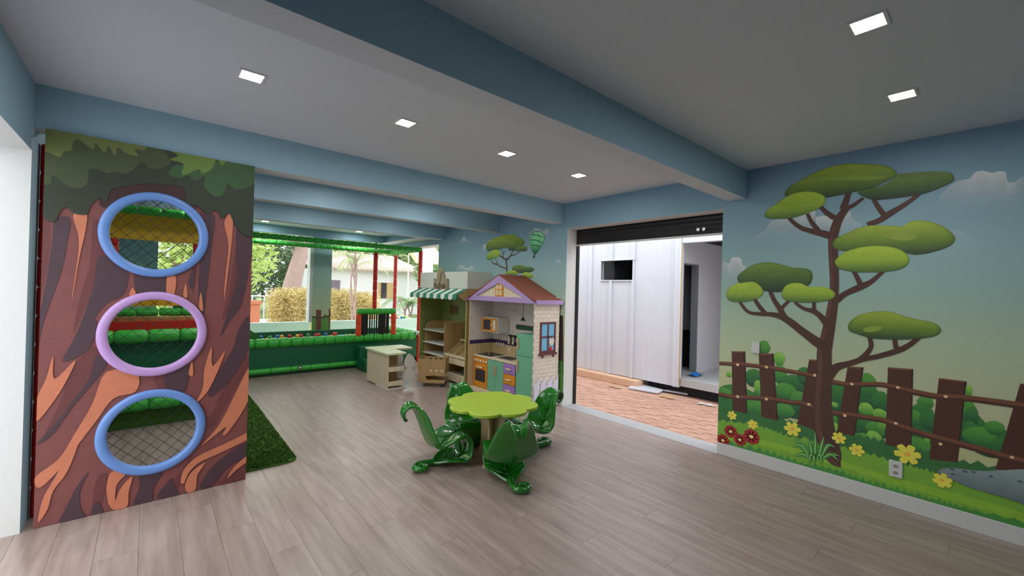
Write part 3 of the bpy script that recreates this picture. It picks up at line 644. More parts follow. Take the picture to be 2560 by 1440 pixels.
for q in range(7): piece('lower_pad', pl_, (x+.305*q, PF-.02, .09), pit)
pt_ = padmesh('top_pad', .128, .047, pgreen, (1,0,0)); x = PU0
while x < PU1+.03:
    piece('top_pad', pt_, (x, PF, 2.262), pit); piece('top_pad', pt_, (x, PB+.02, 2.29), pit); x += .13
pty = padmesh('top_pad', .128, .05, pgreen, (0,1,0))
for q in range(10): piece('top_pad', pty, (PU1, PF+.1+.13*q, 2.272), pit)
pv_ = padmesh('post_pad', .178, .041, pred, (0,0,1), .85)
def post(u, v, z0, z1, me=pv_, d=.18, parent=None, name='post_pad'):
    z = z0+d/2
    while z < z1-.03: piece(name, me, (u, v, z), parent or pit); z += d
post(PU1, PF-.01, .62, 2.24); post(3.225, PF, 1.06, 2.24); post(on(988,700,1,PB).x, PB, .6, 2.28)
post(PU1, PF-.01, .0, .5)
for u in (PU1, 3.225): obj('pole_cap', MB().tube([(u,PF,2.19),(u,PF,2.325)], .024, 10), metal, pit)
for u, v, z in ((1.95, PF-.05, .095), (PU1-.08, PF-.06, .58)): obj('clamp', MB().lathe([(.03,-.03),(.034,-.01),(.034,.01),(.03,.03)], (u,v,z), (1,0,0), 10), metal, pit, smooth=True)
# entrance flap
g0, g1 = on(895,800,1,PF).x, on(982,800,1,PF).x
po_ = padmesh('entrance_pad', .2, .05, pora, (0,0,1), .9)
for u in (g0, g1): post(u, PF-.03, .58, .99, po_, .2, name='entrance_pad')
pg_ = padmesh('entrance_top_pad', .138, .055, pgreen, (1,0,0)); n = 6
for q in range(n): piece('entrance_top_pad', pg_, (g0-.02+(g1-g0+.04)*(q+.5)/n, PF-.03, 1.03), pit)
sx = g0+.045; ws = [.07,.055,.028,.022,.022,.03,.07,.08,.06]
gap = [0,.004,.018,.02,.02,.02,.012,.003,.003]
for q, wd in enumerate(ws):
    sx += gap[q]
    if sx+wd > g1-.03: break
    obj('rubber_strip', MB().box(sx, sx+wd, PF-.045+.006*(q%2), PF-.04+.006*(q%2), .57, .99), blackr, pit); sx += wd
# netting: straight diagonal cords
def net(name, v, x0, x1, z0, z1, sp, r, parent, mat_=cord, plane='y'):
    b = MB(); w_, h = x1-x0, z1-z0
    for sgn in (1, -1):
        c = -h
        while c < w_:
            a0, a1 = max(c, 0), min(c+h, w_)
            if a1 > a0:
                za, zb_ = (a0-c, a1-c); 
                if sgn < 0: za, zb_ = h-za, h-zb_
                p, q = (x0+a0, z0+za), (x0+a1, z0+zb_)
                P = (lambda t: (t[0], v, t[1])) if plane == 'y' else (lambda t: (v, t[0], t[1]))
                b.tube([P(p), P(q)], r, 3, False)
            c += sp
    o = obj(name, b, mat_, parent); o['kind'] = 'stuff'; return o
net('safety_net', PF+.005, .9, PU1, .66, 2.25, .062, .0009, pit, gcord)
net('safety_net', PB+.02, .9, PU1, .66, 2.28, .062, .0007, pit, gcord)
net('safety_net', PU1, PF, PB, .66, 2.25, .062, .0008, pit, gcord, plane='x')
# balls
bcol = {'red': (196,34,34), 'yellow': (224,176,30), 'green': (40,150,50), 'blue': (30,110,190), 'white': (216,216,210), 'magenta': (206,24,80)}
bm = bmesh.new(); bmesh.ops.create_icosphere(bm, subdivisions=2, radius=.036)
bmat = {k_: mat('ball_'+k_, c, .3) for k_, c in bcol.items()}; bme = {}
for k_ in bcol:
    me = bpy.data.meshes.new('ball_'+k_); bm.to_mesh(me); me.shade_smooth(); me.materials.append(bmat[k_]); bme[k_] = me
bm.free(); rnd = random.Random(4)
def ball(k_, p, lab, grp):
    o = bpy.data.objects.new('plastic_ball', bme[k_]); C.objects.link(o); o.location = p; tag(o, lab, 'ball', grp)
for q in range(96):
    k_ = rnd.choice(['red','red','yellow','green','green','blue','white'])
    u = 1.55+(q%24)*.078+rnd.uniform(-.01,.01); v = 9.05-.08*(q//24)+rnd.uniform(-.006,.006)
    ball(k_, (u, v, .437+rnd.choice((0,0,0))), f'small {k_} plastic ball lying in the ball pit', f'{k_} balls in the pit')
for q in range(26):
    k_ = rnd.choice(['red','red','yellow','green','blue','white'])
    if q % 5 in (1, 3) or q > 20: continue
    ball(k_, (1.6+q*.068+rnd.uniform(-.005,.005), 8.97+rnd.uniform(-.06,.04), .492), f'small {k_} plastic ball on top of the ball heap', f'{k_} balls on the heap')
a0, a1 = on(963,784,1,10.36).x, on(996,790,1,10.36).x
for q, k_ in enumerate(['blue','blue','magenta','magenta','magenta','white','blue','green']):
    ball(k_, (a0+.076*q, 10.36, on(700,806,1,10.3).z+.037), f'small {k_} ball on the parapet beside the palm', f'{k_} balls on the parapet')
# green steps into the pit
st = thing('step_block', 'dark green padded two-step block before the ball pit', 'steps', (3.05, 7.35, 0))
obj('lower_step', MB().box(2.86, 3.36, 7.16, 7.4, 0, .225), dgreen, st, bevel=.025, seg=3)
obj('upper_step', MB().box(2.86, 3.36, 7.4, 7.6, 0, .43), dgreen, st, bevel=.025, seg=3)
# turf mat beside the panel
pts = smooth_closed([(.3,3.9),(.9,3.87),(.985,3.9),(1.0,3.99),(1.04,7.3),(.3,7.3)], 1)
corner = [(.53,3.87),(.86,3.865)] + [(.91+.085*math.sin(t), 3.955-.085*math.cos(t)) for t in (R(a) for a in range(0,91,15))] + [(1.04,6.6),(.53,6.6)]
tm = obj('turf_mat', MB().prism(corner, 'z', .0, .012), turf)
tag(tm, 'green artificial turf mat on the floor behind the tree panel', 'mat')
b = MB(); rg = random.Random(2)
for q in range(9000):
    x_, y_ = rg.uniform(.55,1.03), 3.88+2.7*rg.random()**1.5
    if x_ > .99+.02*(y_-3.9)-.0 or (x_ > .92 and y_ < 3.93): continue
    a = rg.uniform(0,6.28); s_ = .005; h = rg.uniform(.008,.016)
    b.add([(x_-s_*math.cos(a), y_-s_*math.sin(a), .012), (x_+s_*math.cos(a), y_+s_*math.sin(a), .012), (x_+rg.uniform(-.008,.008), y_+rg.uniform(-.008,.008), .012+h)], [(0,1,2)])
o = obj('turf_pile', b, turf, tm); o['kind'] = 'stuff'
# toddler climbing frame behind the panel
yel = mat('yellow_vinyl', (206,160,10), .5, noise=.05); tan = mat('tan_vinyl', (178,110,58), .5)
tw = thing('play_frame', 'soft climbing frame with yellow and green padding behind the tree panel', 'play frame', (.2, 5.7, 0))
obj('turf_step', MB().box(-.5, .5, 5.7, 5.76, 0, .17), turf, tw)
obj('green_board', MB().box(-.5, .5, 5.74, 5.78, .3, .88), dgreen, tw)
obj('deck', MB().box(-.5, .5, 5.76, 7.5, .12, .16), dgreen, tw)
obj('yellow_panel', MB().box(-.5, .5, 6.0, 6.03, 1.93, 2.2), yel, tw)
obj('yellow_panel', MB().box(-.5, .5, 6.6, 6.63, 1.2, 1.5), yel, tw)
obj('red_panel', MB().box(-.5, .5, 5.95, 5.98, .93, 1.06), pred, tw)
obj('tan_panel', MB().box(-.5, .5, 5.98, 6.5, 1.06, 1.08), tan, tw)
fr_ = padmesh('frame_pad', .25, .068, pgreen, (1,0,0)); ft = padmesh('frame_top_pad', .19, .045, pgreen, (1,0,0))
for q in range(4):
    piece('frame_pad', fr_, (-.38+.255*q, 5.7, .93), tw); piece('frame_pad', fr_, (-.36+.255*q, 5.7, .235), tw)
for q in range(5):
    piece('frame_top_pad', ft, (-.4+.195*q, 6.0, 2.245), tw); piece('frame_top_pad', ft, (-.4+.195*q, 6.2, 1.145), tw)
for u in (-.29, .41): post(u, 6.05, 1.5, 2.2, pv_, .18, tw)
pthin = padmesh('post_pad', .178, .034, pred, (0,0,1), .85)
post(-.503, 3.955, .0, 2.36, pthin, .18, tw)
net('safety_net', 3.80, -.5, .58, .0, 2.39, .075, .0018, tw)
net('safety_net', 6.1, -.5, .5, 1.3, 2.38, .075, .0018, tw)
sa, sb = on(615,818,1,7.86), on(664,851,1,7.86)
obj('slide', MB().prism([(sa.x-.9,sa.z+.6),(sa.x,sa.z),(sb.x,sb.z),(sb.x,.42),(sa.x-.9,.42)], 'y', 7.86, 8.4), mat('slide_green', (40,110,30), .6), tw)
# ------------------------------------------------------------------ flower table
lime = mat('lime_laminate', (166,192,60), .35, noise=.02)
TC = (2.335, 2.93)
tb = thing('flower_table', 'low lime-green flower-shaped table on a wooden trunk base', 'table', (*TC, 0))
n = 144; out = []
for k in range(n):
    t = 2*math.pi*k/n; lobe = abs(math.cos(4*t+.35)); out.append((TC[0]+(.34+.065*lobe**.6)*math.cos(t), TC[1]+(.34+.065*lobe**.6)*math.sin(t)))
obj('table_top', MB().prism(out, 'z', .47, .5), lime, tb, bevel=.008, seg=3)
tpan_ = [(-.17,0),(-.15,.03),(-.09,.06),(-.075,.16),(-.075,.3),(-.1,.38),(-.2,.462),(-.08,.462),(-.03,.4),(0,.375),(.03,.4),(.08,.462),(.2,.462),(.1,.38),(.075,.3),(.075,.16),(.09,.06),(.15,.03),(.17,0)]
tpan = [(x*1.3, z) for x, z in tpan_]
for q in range(2):
    o = obj('trunk_panel', MB().prism(tpan, 'y', -.009, .009), brd, None); o.parent = tb; o.rotation_euler = (0,0,R(35+90*q))

# ------------------------------------------------------------------ leaf chairs
leafm = mat('glossy_leaf_green', (28,112,24), .16, noise=.10, scale=7, coat=.6)
def make_chair(label):
    t = thing('leaf_chair', label, 'chair', group='leaf chairs around the flower table')
    path = [(-.315,.405),(-.343,.435),(-.345,.478),(-.315,.513),(-.272,.512),(-.238,.465),(-.208,.39),(-.178,.31),(-.148,.235),(-.11,.185),(-.055,.168),(.0,.188),(.055,.225),(.11,.258),(.16,.258),(.2,.215),(.212,.15),(.195,.082),(.15,.036),(.085,.024),(.02,.024),(-.04,.024),(-.09,.026)]
    hw = [.012,.03,.045,.065,.09,.125,.162,.19,.205,.208,.205,.2,.196,.192,.188,.184,.18,.178,.172,.16,.135,.085,.03]
    cup = [.0,.0,.01,.015,.03,.045,.05,.045,.045,.05,.05,.045,.03,.01,.0,-.005,-.01,-.012,-.025,-.045,-.045,-.03,-.005]
    S = smooth_open([(p[0],p[1],h,c) for p, h, c in zip(path, hw, cup)], 3); N_ = 12; vs = []; fs = []; up_ = []
    m = len(S)
    for i, (x, z, h, c) in enumerate(S):
        a, b_ = S[max(i-1,0)], S[min(i+1,m-1)]; tx, tz = b_[0]-a[0], b_[1]-a[1]; l = math.hypot(tx,tz); nx, nz = -tz/l, tx/l
        h2 = h*(1+.025*math.sin(i*.9)); row = []
        for k in range(N_+1):
            s_ = -1+2*k/N_; d = c*abs(s_)**1.8 - .008*math.exp(-(s_/.12)**2)*(1 if c >= 0 else -1) + .0012*math.sin(i*.9)*abs(s_)
            row.append((x+nx*d, s_*h2, z+nz*d))
        vs += row; up_.append((x, z, nx, nz, h2, c))
    for i in range(m-1):
        for k in range(N_): q = i*(N_+1)+k; fs.append((q, q+1, q+N_+2, q+N_+1))
    o = lo('leaf_body', MB().add(vs, fs), leafm, t, smooth=True)
    md = o.modifiers.new('thick', 'SOLIDIFY'); md.thickness = .024; md.offset = 0; md = o.modifiers.new('sub', 'SUBSURF'); md.levels = 1; md.render_levels = 2
    def pt(i, s_, off):
        x, z, nx, nz, h, c = up_[i]; d = c*abs(s_)**1.8+off; return (x+nx*d, s_*h, z+nz*d)
    b = MB()
    b.tube([pt(i,0,.010) for i in range(12,44)], [.006]*32, 6)
    b.tube([pt(i,0,-.013) for i in range(48,66)], [.009]*18, 6)
    for i in (17,21,25,29,33,37):
        for sg in (-1,1): b.tube([pt(min(i+3-k,39), sg*.2*k*1.0, .011) for k in range(4)] if 0 else [pt(i+3,sg*.03,.011), pt(i+1,sg*.3,.012), pt(i-1,sg*.6,.012), pt(i-2,sg*.85,.011)], [.005,.005,.004,.002], 5)
    for i in (50,54,58):
        for sg in (-1,1): b.tube([pt(i+3,sg*.03,-.013), pt(i+1,sg*.35,-.014), pt(i-1,sg*.65,-.013), pt(i-2,sg*.88,-.012)], [.007,.006,.005,.003], 5)
    lo('leaf_veins', b, leafm, t, smooth=True)
    b = MB(); rr = random.Random(3)
    for q in range(70):
        i = rr.randrange(13,43); s_ = rr.choice((-1,1))*rr.uniform(.3,.92); p = pt(i, s_, .011); x, z, nx, nz, h, c = up_[i]; r = rr.uniform(.004,.0075)
        b.lathe([(r,-r*.2),(r*.7,r*.6),(r*.2,r*.85)], p, (nx,0,nz), 7)
    nd = lo('leaf_nodules', b, leafm, t, smooth=True); nd['kind'] = 'stuff'
    cx, cy = -.2, -.062; sp = [(-.06,0,.03),(-.11,.004,.03),(-.16,.004,.031)]
    for k in range(26):
        an = R(80)+R(18)*k; rad = .066*(1-.026*k); sp.append((cx+rad*math.cos(an), cy+rad*math.sin(an), .033))
    rs = [.03,.027,.027]+[.027-.0006*k for k in range(26)]
    lo('curled_stem', MB().tube(smooth_open(sp,2), [rs[min(int(k/2),28)] for k in range(57)], 10), leafm, t, smooth=True)
    return t
ch = make_chair('glossy green leaf chair at the left of the flower table')
def place(o, x, y, hd): o.location = (x, y, .0); o.rotation_euler = (0,0,R(hd))
place(ch, 1.93, 3.085, -12)
lab = ['glossy green leaf chair nearest the camera, its dark back turned', 'glossy green leaf chair right of the table, towards the doorway', 'glossy green leaf chair behind the table, towards the toy stall']
for (x, y, hd), l in zip(((2.185,2.515,62), (2.75,2.87,171), (2.36,3.32,-98)), lab):
    c = dup(ch); c['label'] = l; place(c, x, y, hd)

# ------------------------------------------------------------------ toy kitchen house
lav = mat('lavender_paint', (176,146,196), .5); terra = mat('terracotta_roof', (146,82,62), .7, noise=.12, scale=30)
orang = mat('orange_laminate', (214,140,36), .45); sage = mat('sage_laminate', (112,176,140), .45, noise=.02); purp = mat('purple_laminate', (160,120,186), .45)
dpurp = mat('dark_purple_strip', (62,40,84), .5); maroon = mat('maroon_frame', (100,52,58), .5); panebl = mat('sky_blue_pane', (120,186,218), .25)
knob = mat('cream_handle', (232,214,180), .4); ovglass = mat('oven_glass', (60,56,58), .15); dgr = mat('dark_slate', (40,44,44), .5)
steel = mat('brushed_steel', (150,150,150), .25, metal=.9); offw = mat('off_white_board', (212,208,200), .5); picketm = mat('picket_lilac_white', (220,216,230), .5)
chalk = mat('chalkboard_green', (22,84,58), .6)
bk = bpy.data.materials.new('brick_print'); bk.use_nodes = True; _N = bk.node_tree.nodes; _L = bk.node_tree.links; _p = _N['Principled BSDF']
_tc = _N.new('ShaderNodeTexCoord'); _mp = _N.new('ShaderNodeMapping'); _mp.inputs['Rotation'].default_value = (R(90),0,0); _L.new(_tc.outputs['Object'], _mp.inputs[0])
_b = _N.new('ShaderNodeTexBrick'); _b.inputs['Scale'].default_value = 1; _b.inputs['Brick Width'].default_value = .1; _b.inputs['Row Height'].default_value = .05; _b.inputs['Mortar Size'].default_value = .0032; _b.inputs['Mortar Smooth'].default_value = .6
_b.inputs['Color1'].default_value = (*lin((224,208,190)),1); _b.inputs['Color2'].default_value = (*lin((232,220,204)),1); _b.inputs['Mortar'].default_value = (*lin((186,166,152)),1)
_L.new(_mp.outputs[0], _b.inputs['Vector']); _L.new(_b.outputs['Color'], _p.inputs['Base Color']); _p.inputs['Roughness'].default_value = .55
wp = bpy.data.materials.new('kitchen_wallpaper'); wp.use_nodes = True; _N = wp.node_tree.nodes; _L = wp.node_tree.links; _p = _N['Principled BSDF']
_tc = _N.new('ShaderNodeTexCoord'); _v = _N.new('ShaderNodeTexVoronoi'); _v.inputs['Scale'].default_value = 13; _L.new(_tc.outputs['Object'], _v.inputs['Vector'])
_n = _N.new('ShaderNodeTexNoise'); _n.inputs['Scale'].default_value = 60; _L.new(_tc.outputs['Object'], _n.inputs['Vector']); _ma = _N.new('ShaderNodeMath'); _ma.operation = 'ADD'; _L.new(_v.outputs['Distance'], _ma.inputs[0]); _L.new(_n.outputs['Fac'], _ma.inputs[1])
_cr = _N.new('ShaderNodeValToRGB'); _cr.color_ramp.elements[0].position = .56; _cr.color_ramp.elements[1].position = .66; _cr.color_ramp.elements[0].color = (*lin((150,138,132)),1); _cr.color_ramp.elements[1].color = (*lin((212,202,196)),1)
_L.new(_ma.outputs[0], _cr.inputs[0]); _L.new(_cr.outputs[0], _p.inputs['Base Color'])
H0, H1, HF, HB = 3.785, 5.2, 3.65, 4.105
hs = thing('toy_kitchen_house', 'gabled toy kitchen playhouse with lilac trim and a brick-printed side', 'playhouse', (3.88, 4.5, 0))
obj('side_wall', MB().box(HF, HB, H0, H0+.018, 0, 1.35), bk, hs)
obj('side_wall', MB().box(HF, HB, H1-.018, H1, 0, 1.35), brd, hs)
obj('inner_lining', MB().box(HF+.004, HB-.015, H1-.021, H1-.0185, .68, 1.35), wp, hs)
obj('back_wall', MB().box(HB-.015, HB, H0+.018, H1-.021, 0, 1.42), wp, hs)
obj('base', MB().box(HF+.02, HB-.015, H0+.02, H1-.022, 0, .045), pale, hs)
obj('backsplash', MB().box(HB-.019, HB-.016, 4.2, H1-.022, .5, .675), brd, hs)
obj('backsplash', MB().box(HF+.01, HB-.02, H1-.024, H1-.0215, .045, .675), brd, hs)
obj('purple_strip', MB().box(HB-.021, HB-.0165, 4.2, H1-.025, .675, .732), dpurp, hs)
obj('purple_strip', MB().box(HF+.006, HB-.022, H1-.0265, H1-.022, .675, .732), dpurp, hs)
# gable
v0, v1, vm = H0-.045, H1+.045, (H0+H1)/2; zp, ze = 1.70, 1.335
slope = (zp-ze)/((v1-v0)/2)
def tri(inset, dz0): return [(v0+inset*2.2, ze+dz0), (v1-inset*2.2, ze+dz0), (vm, ze+dz0+ (zp-ze)*((v1-v0-4.4*inset)/(v1-v0)))]
obj('gable_panel', MB().prism(tri(.05,.05), 'x', HF+.0, HF+.012), pale, hs)
fwid = .042
ot = [(v0,ze),(v1,ze),(vm,zp)]; it = [(v0+.235,ze+.07),(v1-.235,ze+.07),(vm,zp-.11)]
for name_, poly in (('gable_rail', [ot[0],ot[1],it[1],it[0]]), ('gable_rake', [ot[1],ot[2],it[2],it[1]]), ('gable_rake', [ot[2],ot[0],it[0],it[2]])):
    obj(name_, MB().prism(poly, 'x', HF-.022, HF+.006), lav, hs, bevel=.003)
for sg, va in ((1, v0), (-1, v1)):
    d = MB(); dv = (vm-va); L0 = [(va, ze+.035), (vm, zp+.012), (vm, zp-.006), (va, ze+.017)]
    o = obj('roof_slope', MB().prism(L0, 'x', HF-.022, HB+.01), terra, hs)
obj('eave_trim', MB().box(HF-.022, HB+.01, v0-.012, v0+.006, ze-.01, ze+.045), lav, hs, bevel=.003)
obj('eave_trim', MB().box(HF-.022, HB+.01, v1-.006, v1+.012, ze-.01, ze+.045), lav, hs, bevel=.003)
arch = [(vm-.085,1.405),(vm+.085,1.405),(vm+.085,1.51)]+[(vm+.085*math.cos(R(a)),1.51+.085*math.sin(R(a))) for a in range(15,180,15)]+[(vm-.085,1.51)]
wv = vm+.02
aw = obj('gable_window', MB().prism(arch, 'x', HF-.014, HF-.001), orang, hs, bevel=.003)
for dy, z0, z1 in ((-.036,1.425,1.492),(.036,1.425,1.492),(-.034,1.508,1.562),(.034,1.508,1.562)):
    obj('pane', MB().box(HF-.017, HF-.0145, vm+dy-.024, vm+dy+.024, z0, z1), pale, aw)
# worktop and units
UF = 3.74
obj('worktop', MB().box(UF-.012, HB-.022, 4.2, H1-.027, .497, .522), pale, hs, bevel=.003)
ov = obj('oven', MB().box(UF, HB-.022, 4.82, 5.168, .05, .497), orang, hs)
od = obj('oven_door', MB().box(UF-.012, UF-.001, 4.835, 5.15, .075, .385), orang, hs, bevel=.004)
obj('oven_window', MB().box(UF-.0145, UF-.0125, 4.87, 5.115, .14, .315), ovglass, od, bevel=.002)
obj('handle', MB().tube([(UF-.03,4.93,.35),(UF-.03,5.06,.35)], .011, 10), knob, od, smooth=True)
for q in range(5): obj('knob', MB().lathe([(.018,0),(.018,.014),(.012,.02)], (UF-.001, 4.86+.067*q, .44), (-1,0,0), 12), knob, hs, smooth=True)
for q in range(2):
    a = 4.465+.1775*q
    d = obj('cabinet_door', MB().box(UF-.012, UF+.004, a, a+.175, .05, .492), sage, hs, bevel=.003)
    obj('handle', MB().box(UF-.03, UF-.013, (4.642-.028) if q == 0 else 4.642+.014, (4.642-.014) if q == 0 else 4.642+.028, .28, .42), brd, d, bevel=.003)
for q, (z0, z1, m) in enumerate(((.35,.492,purp),(.21,.345,orang),(.055,.205,purp))):
    d = obj('drawer', MB().box(UF-.012, UF+.004, 4.215, 4.46, z0, z1), m, hs, bevel=.003)
    obj('handle', MB().tube([(UF-.028,4.29,(z0+z1)/2),(UF-.028,4.385,(z0+z1)/2)], .011, 10), knob, d, smooth=True)
hob = obj('hob', MB().box(UF+.03, HB-.06, 4.83, 5.14, .5225, .528), dgr, hs)
for dy in (.08,.23):
    for dx in (.09,.2): obj('burner', MB().lathe([(.042,0),(.042,.004),(.03,.005)], (UF+dx, 4.83+dy, .528), (0,0,1), 16), steel, hob, smooth=True)
sk = obj('sink', MB().box(UF+.06, HB-.09, 4.4, 4.72, .5225, .527), steel, hs, bevel=.002)
obj('basin', MB().box(UF+.085, HB-.115, 4.44, 4.68, .5272, .5276), dgr, sk)
obj('faucet', MB().tube(smooth_open([(4.04,4.6,.52),(4.04,4.6,.62),(4.02,4.6,.66),(3.98,4.6,.665),(3.95,4.6,.64),(3.945,4.6,.61)],3), .011, 8), knob, hs, smooth=True)
fz = obj('fridge_body', MB().box(3.735, HB-.03, 3.84, 4.19, .03, .925), sage, hs, bevel=.006)
for z0, z1, hz0, hz1 in ((.045,.632,.42,.58),(.64,.925,.72,.86)):
    d = obj('fridge_door', MB().box(3.718, 3.734, 3.842, 4.188, z0, z1), sage, hs, bevel=.004)
    obj('handle', MB().box(3.698, 3.7175, 4.14, 4.165, hz0, hz1), brd, d, bevel=.004)
mw = obj('microwave', MB().box(3.86, HB-.022, 4.78, 5.165, .86, 1.085), offw, hs, bevel=.003)
md_ = obj('microwave_door', MB().box(3.848, 3.859, 4.79, 5.15, .875, 1.07), orang, mw, bevel=.003)
obj('window', MB().box(3.845, 3.8475, 4.93, 5.1, .9, 1.045), ovglass, mw); obj('keypad', MB().box(3.845, 3.8475, 4.815, 4.865, .9, 1.045), offw, mw)
obj('knob', MB().lathe([(.014,0),(.014,.016)], (3.8475,4.9,.97), (-1,0,0), 10), knob, mw)
rk = obj('utensil_rack', MB().box(HB-.03, HB-.022, 4.6, 4.78, .8, .835), dgr, hs)
for q in range(4): obj('utensil', MB().box(HB-.036, HB-.031, 4.615+.045*q, 4.633+.045*q, .72, .81).lathe([(.016,0),(.02,.02),(.004,.045)], (HB-.033,4.624+.045*q,.7), (0,0,1), 8), knob if q%2 else dgr, rk)
for q in range(4): obj('hook', MB().lathe([(.004,0),(.018,-.03),(.012,-.05)], (HB-.035, 4.88+.055*q, .70), (0,0,1), 8), offw, hs)
cb = obj('chalkboard', MB().box(HB-.022, HB-.0165, 4.2, 4.62, .93, 1.0), maroon, hs); obj('slate', MB().box(HB-.025, HB-.0225, 4.21, 4.6, .935, .985), chalk, cb)
obj('pendant_print', MB().box(HB-.018, HB-.0155, 4.477, 4.481, 1.1, 1.33).prism([(4.42,1.06),(4.54,1.06),(4.5,1.1),(4.485,1.12),(4.473,1.12),(4.46,1.1)], 'x', HB-.018, HB-.0155).box(HB-.018, HB-.0155, 4.44, 4.52, 1.325, 1.335), dgr, hs)
# window and picket fence on the brick side
wf = MB()
for a in ((3.748,3.775,.71,1.1),(4.003,4.03,.71,1.1),(3.775,4.003,1.075,1.1),(3.775,4.003,.71,.735),(3.879,3.899,.735,1.075),(3.775,4.003,.9,.92)): wf.box(a[0],a[1],H0-.012,H0-.0005,a[2],a[3])
wfo = obj('side_window', wf, maroon, hs)
for a, b_ in ((3.776,3.878),(3.9,4.002)):
    for z0, z1 in ((.736,.899),(.921,1.074)): obj('pane', MB().box(a, b_, H0-.005, H0-.0005, z0, z1), panebl, wfo)
obj('window_sill', MB().prism([(3.72,.68),(4.06,.68),(4.03,.71),(3.75,.71)], 'y', H0-.03, H0-.0005), maroon, wfo)
for u in (3.79,3.985): obj('bracket', MB().prism([(u,.68),(u+.02,.68),(u+.005,.645)], 'y', H0-.022, H0-.0005), maroon, wfo)
tul = MB(); tul.prism(smooth_closed([(3.93,.8),(3.9,.85),(3.93,.9),(3.95,.87),(3.97,.91),(3.985,.87),(4.0,.88),(3.985,.81)],2), 'y', H0-.017, H0-.0125); obj('tulip', tul, offw, wfo)
obj('tulip', MB().prism(smooth_closed([(3.92,.735),(3.91,.77),(3.935,.785),(3.96,.775),(3.955,.735)],2), 'y', H0-.017, H0-.0125), pred, wfo)
for q in range(4):
    a = 3.66+.117*q; obj('picket', MB().prism([(a,.012),(a+.07,.012),(a+.07,.40),(a+.045,.36),(a+.0,.32)] if 0 else [(a,.012),(a+.088,.012),(a+.088,.41),(a+.045,.345),(a,.32)], 'y', H0-.014, H0-.006), picketm, hs)
for z in (.1,.25): obj('fence_rail', MB().box(3.655, HB-.01, H0-.0059, H0-.0005, z, z+.05), picketm, hs)

# ------------------------------------------------------------------ toy market stall
olive = mat('olive_green_panel', (132,140,72), .6, noise=.06, scale=6); sagew = mat('stall_white', (206,208,198), .5); awg = mat('awning_green', (28,128,92), .6); aww = mat('awning_white', (222,226,222), .6)
sgm = mat('sign_taupe', (150,134,106), .6, noise=.08); lime2 = mat('lime_edge', (176,186,110), .5)
S0, S1, SF, SB = 5.285, 6.75, 3.66, 4.105
sl = thing('toy_market_stall', 'wooden toy market stall with a green and white striped awning', 'market stall', (3.88, 6.0, 0))
obj('side_panel', MB().box(SF, SB, S0, S0+.018, 0, 1.5), mdf, sl); obj('side_panel', MB().box(SF, SB, S1-.018, S1, 0, 1.5), mdf, sl)
obj('edge_strip', MB().box(SF-.004, SF-.0005, S0, S0+.018, 0, 1.33), lime2, sl)
obj('back_panel', MB().box(SB-.012, SB, S0+.018, S1-.018, 0, 1.5), olive, sl)
obj('inner_lining', MB().box(SF+.02, SB-.013, S1-.021, S1-.0185, .3, 1.49), olive, sl)
bx_ = MB(); bx_.box(SF, SF+.015, S0, S1, 1.497, 1.765).box(SF+.015, SB, S0, S0+.015, 1.497, 1.765).box(SF+.015, SB, S1-.015, S1, 1.497, 1.765).box(SF+.015, SB, S0+.015, S1-.015, 1.497, 1.51)
obj('fascia', bx_, sagew, sl)
AU, AZ = 3.47, 1.405; ns = 13
for q in range(ns):
    a = S0+.0+(S1-S0)*q/ns; e_ = (S1-S0)/ns; m = aww if q%2 else awg
    top = [(SF-.002,1.49),(AU,AZ),(AU-.006,AZ-.004),(AU-.006,AZ-.045)]
    vs = []
    b = MB(); b.add([(SF-.001,a,1.492),(SF-.001,a+e_,1.492),(AU,a+e_,AZ),(AU,a,AZ),(AU-.004,a+e_,AZ-.05),(AU-.004,a,AZ-.05)], [(0,1,2,3),(3,2,4,5)])
    sc_ = [(AU-.004, a+e_*(.5-.5*math.cos(R(t))), AZ-.05-.03*math.sin(R(t))) for t in range(0,181,30)]
    b.add(sc_, [tuple(range(len(sc_)))])
    o = obj('awning_stripe', b, m, sl); mdd = o.modifiers.new('t', 'SOLIDIFY'); mdd.thickness = .004
obj('awning_bracket', MB().prism([(SF,1.49),(AU+.03,AZ),(AU+.06,AZ-.04),(SF,1.3)], 'y', S0+.002, S0+.014), mdf, sl)
# signboard: two stacked shapes and a carved scribble
sv = (on(1080,700,0,SF-.02).y+on(1125,700,0,SF-.02).y)/2; sw_ = .22
sg = obj('signboard', MB().prism([(sv-sw_,1.43),(sv+sw_,1.43),(sv+sw_,1.66),(sv+.11,1.66),(sv+.12,1.72),(sv+.06,1.80),(sv-.0,1.845),(sv-.07,1.80),(sv-.11,1.70),(sv-.12,1.66),(sv-sw_,1.66)], 'x', SF-.03, SF-.008), sgm, sl, bevel=.004)
b = MB()
def scrib(pts): b.tube(smooth_open([(SF-.032, sv+.2-p[0]*.4, 1.455+p[1]*.14) for p in pts], 4), .0055, 6)
scrib([(.02,.75),(.1,.85),(.08,.3),(.16,.8),(.24,.75),(.2,.4),(.28,.35),(.33,.7),(.3,.3),(.4,.5),(.62,2.3),(.5,1.2),(.42,.2),(.5,.8),(.56,.7),(.56,.35),(.62,.5),(.66,.75),(.7,.5),(.66,.3),(.74,.4),(.78,.8),(.76,.3),(.84,.75),(.88,.6),(.8,.45),(.86,.3),(.95,.6)])
obj('lettering', b, mat('sign_brown', (96,84,66), .6), sg)
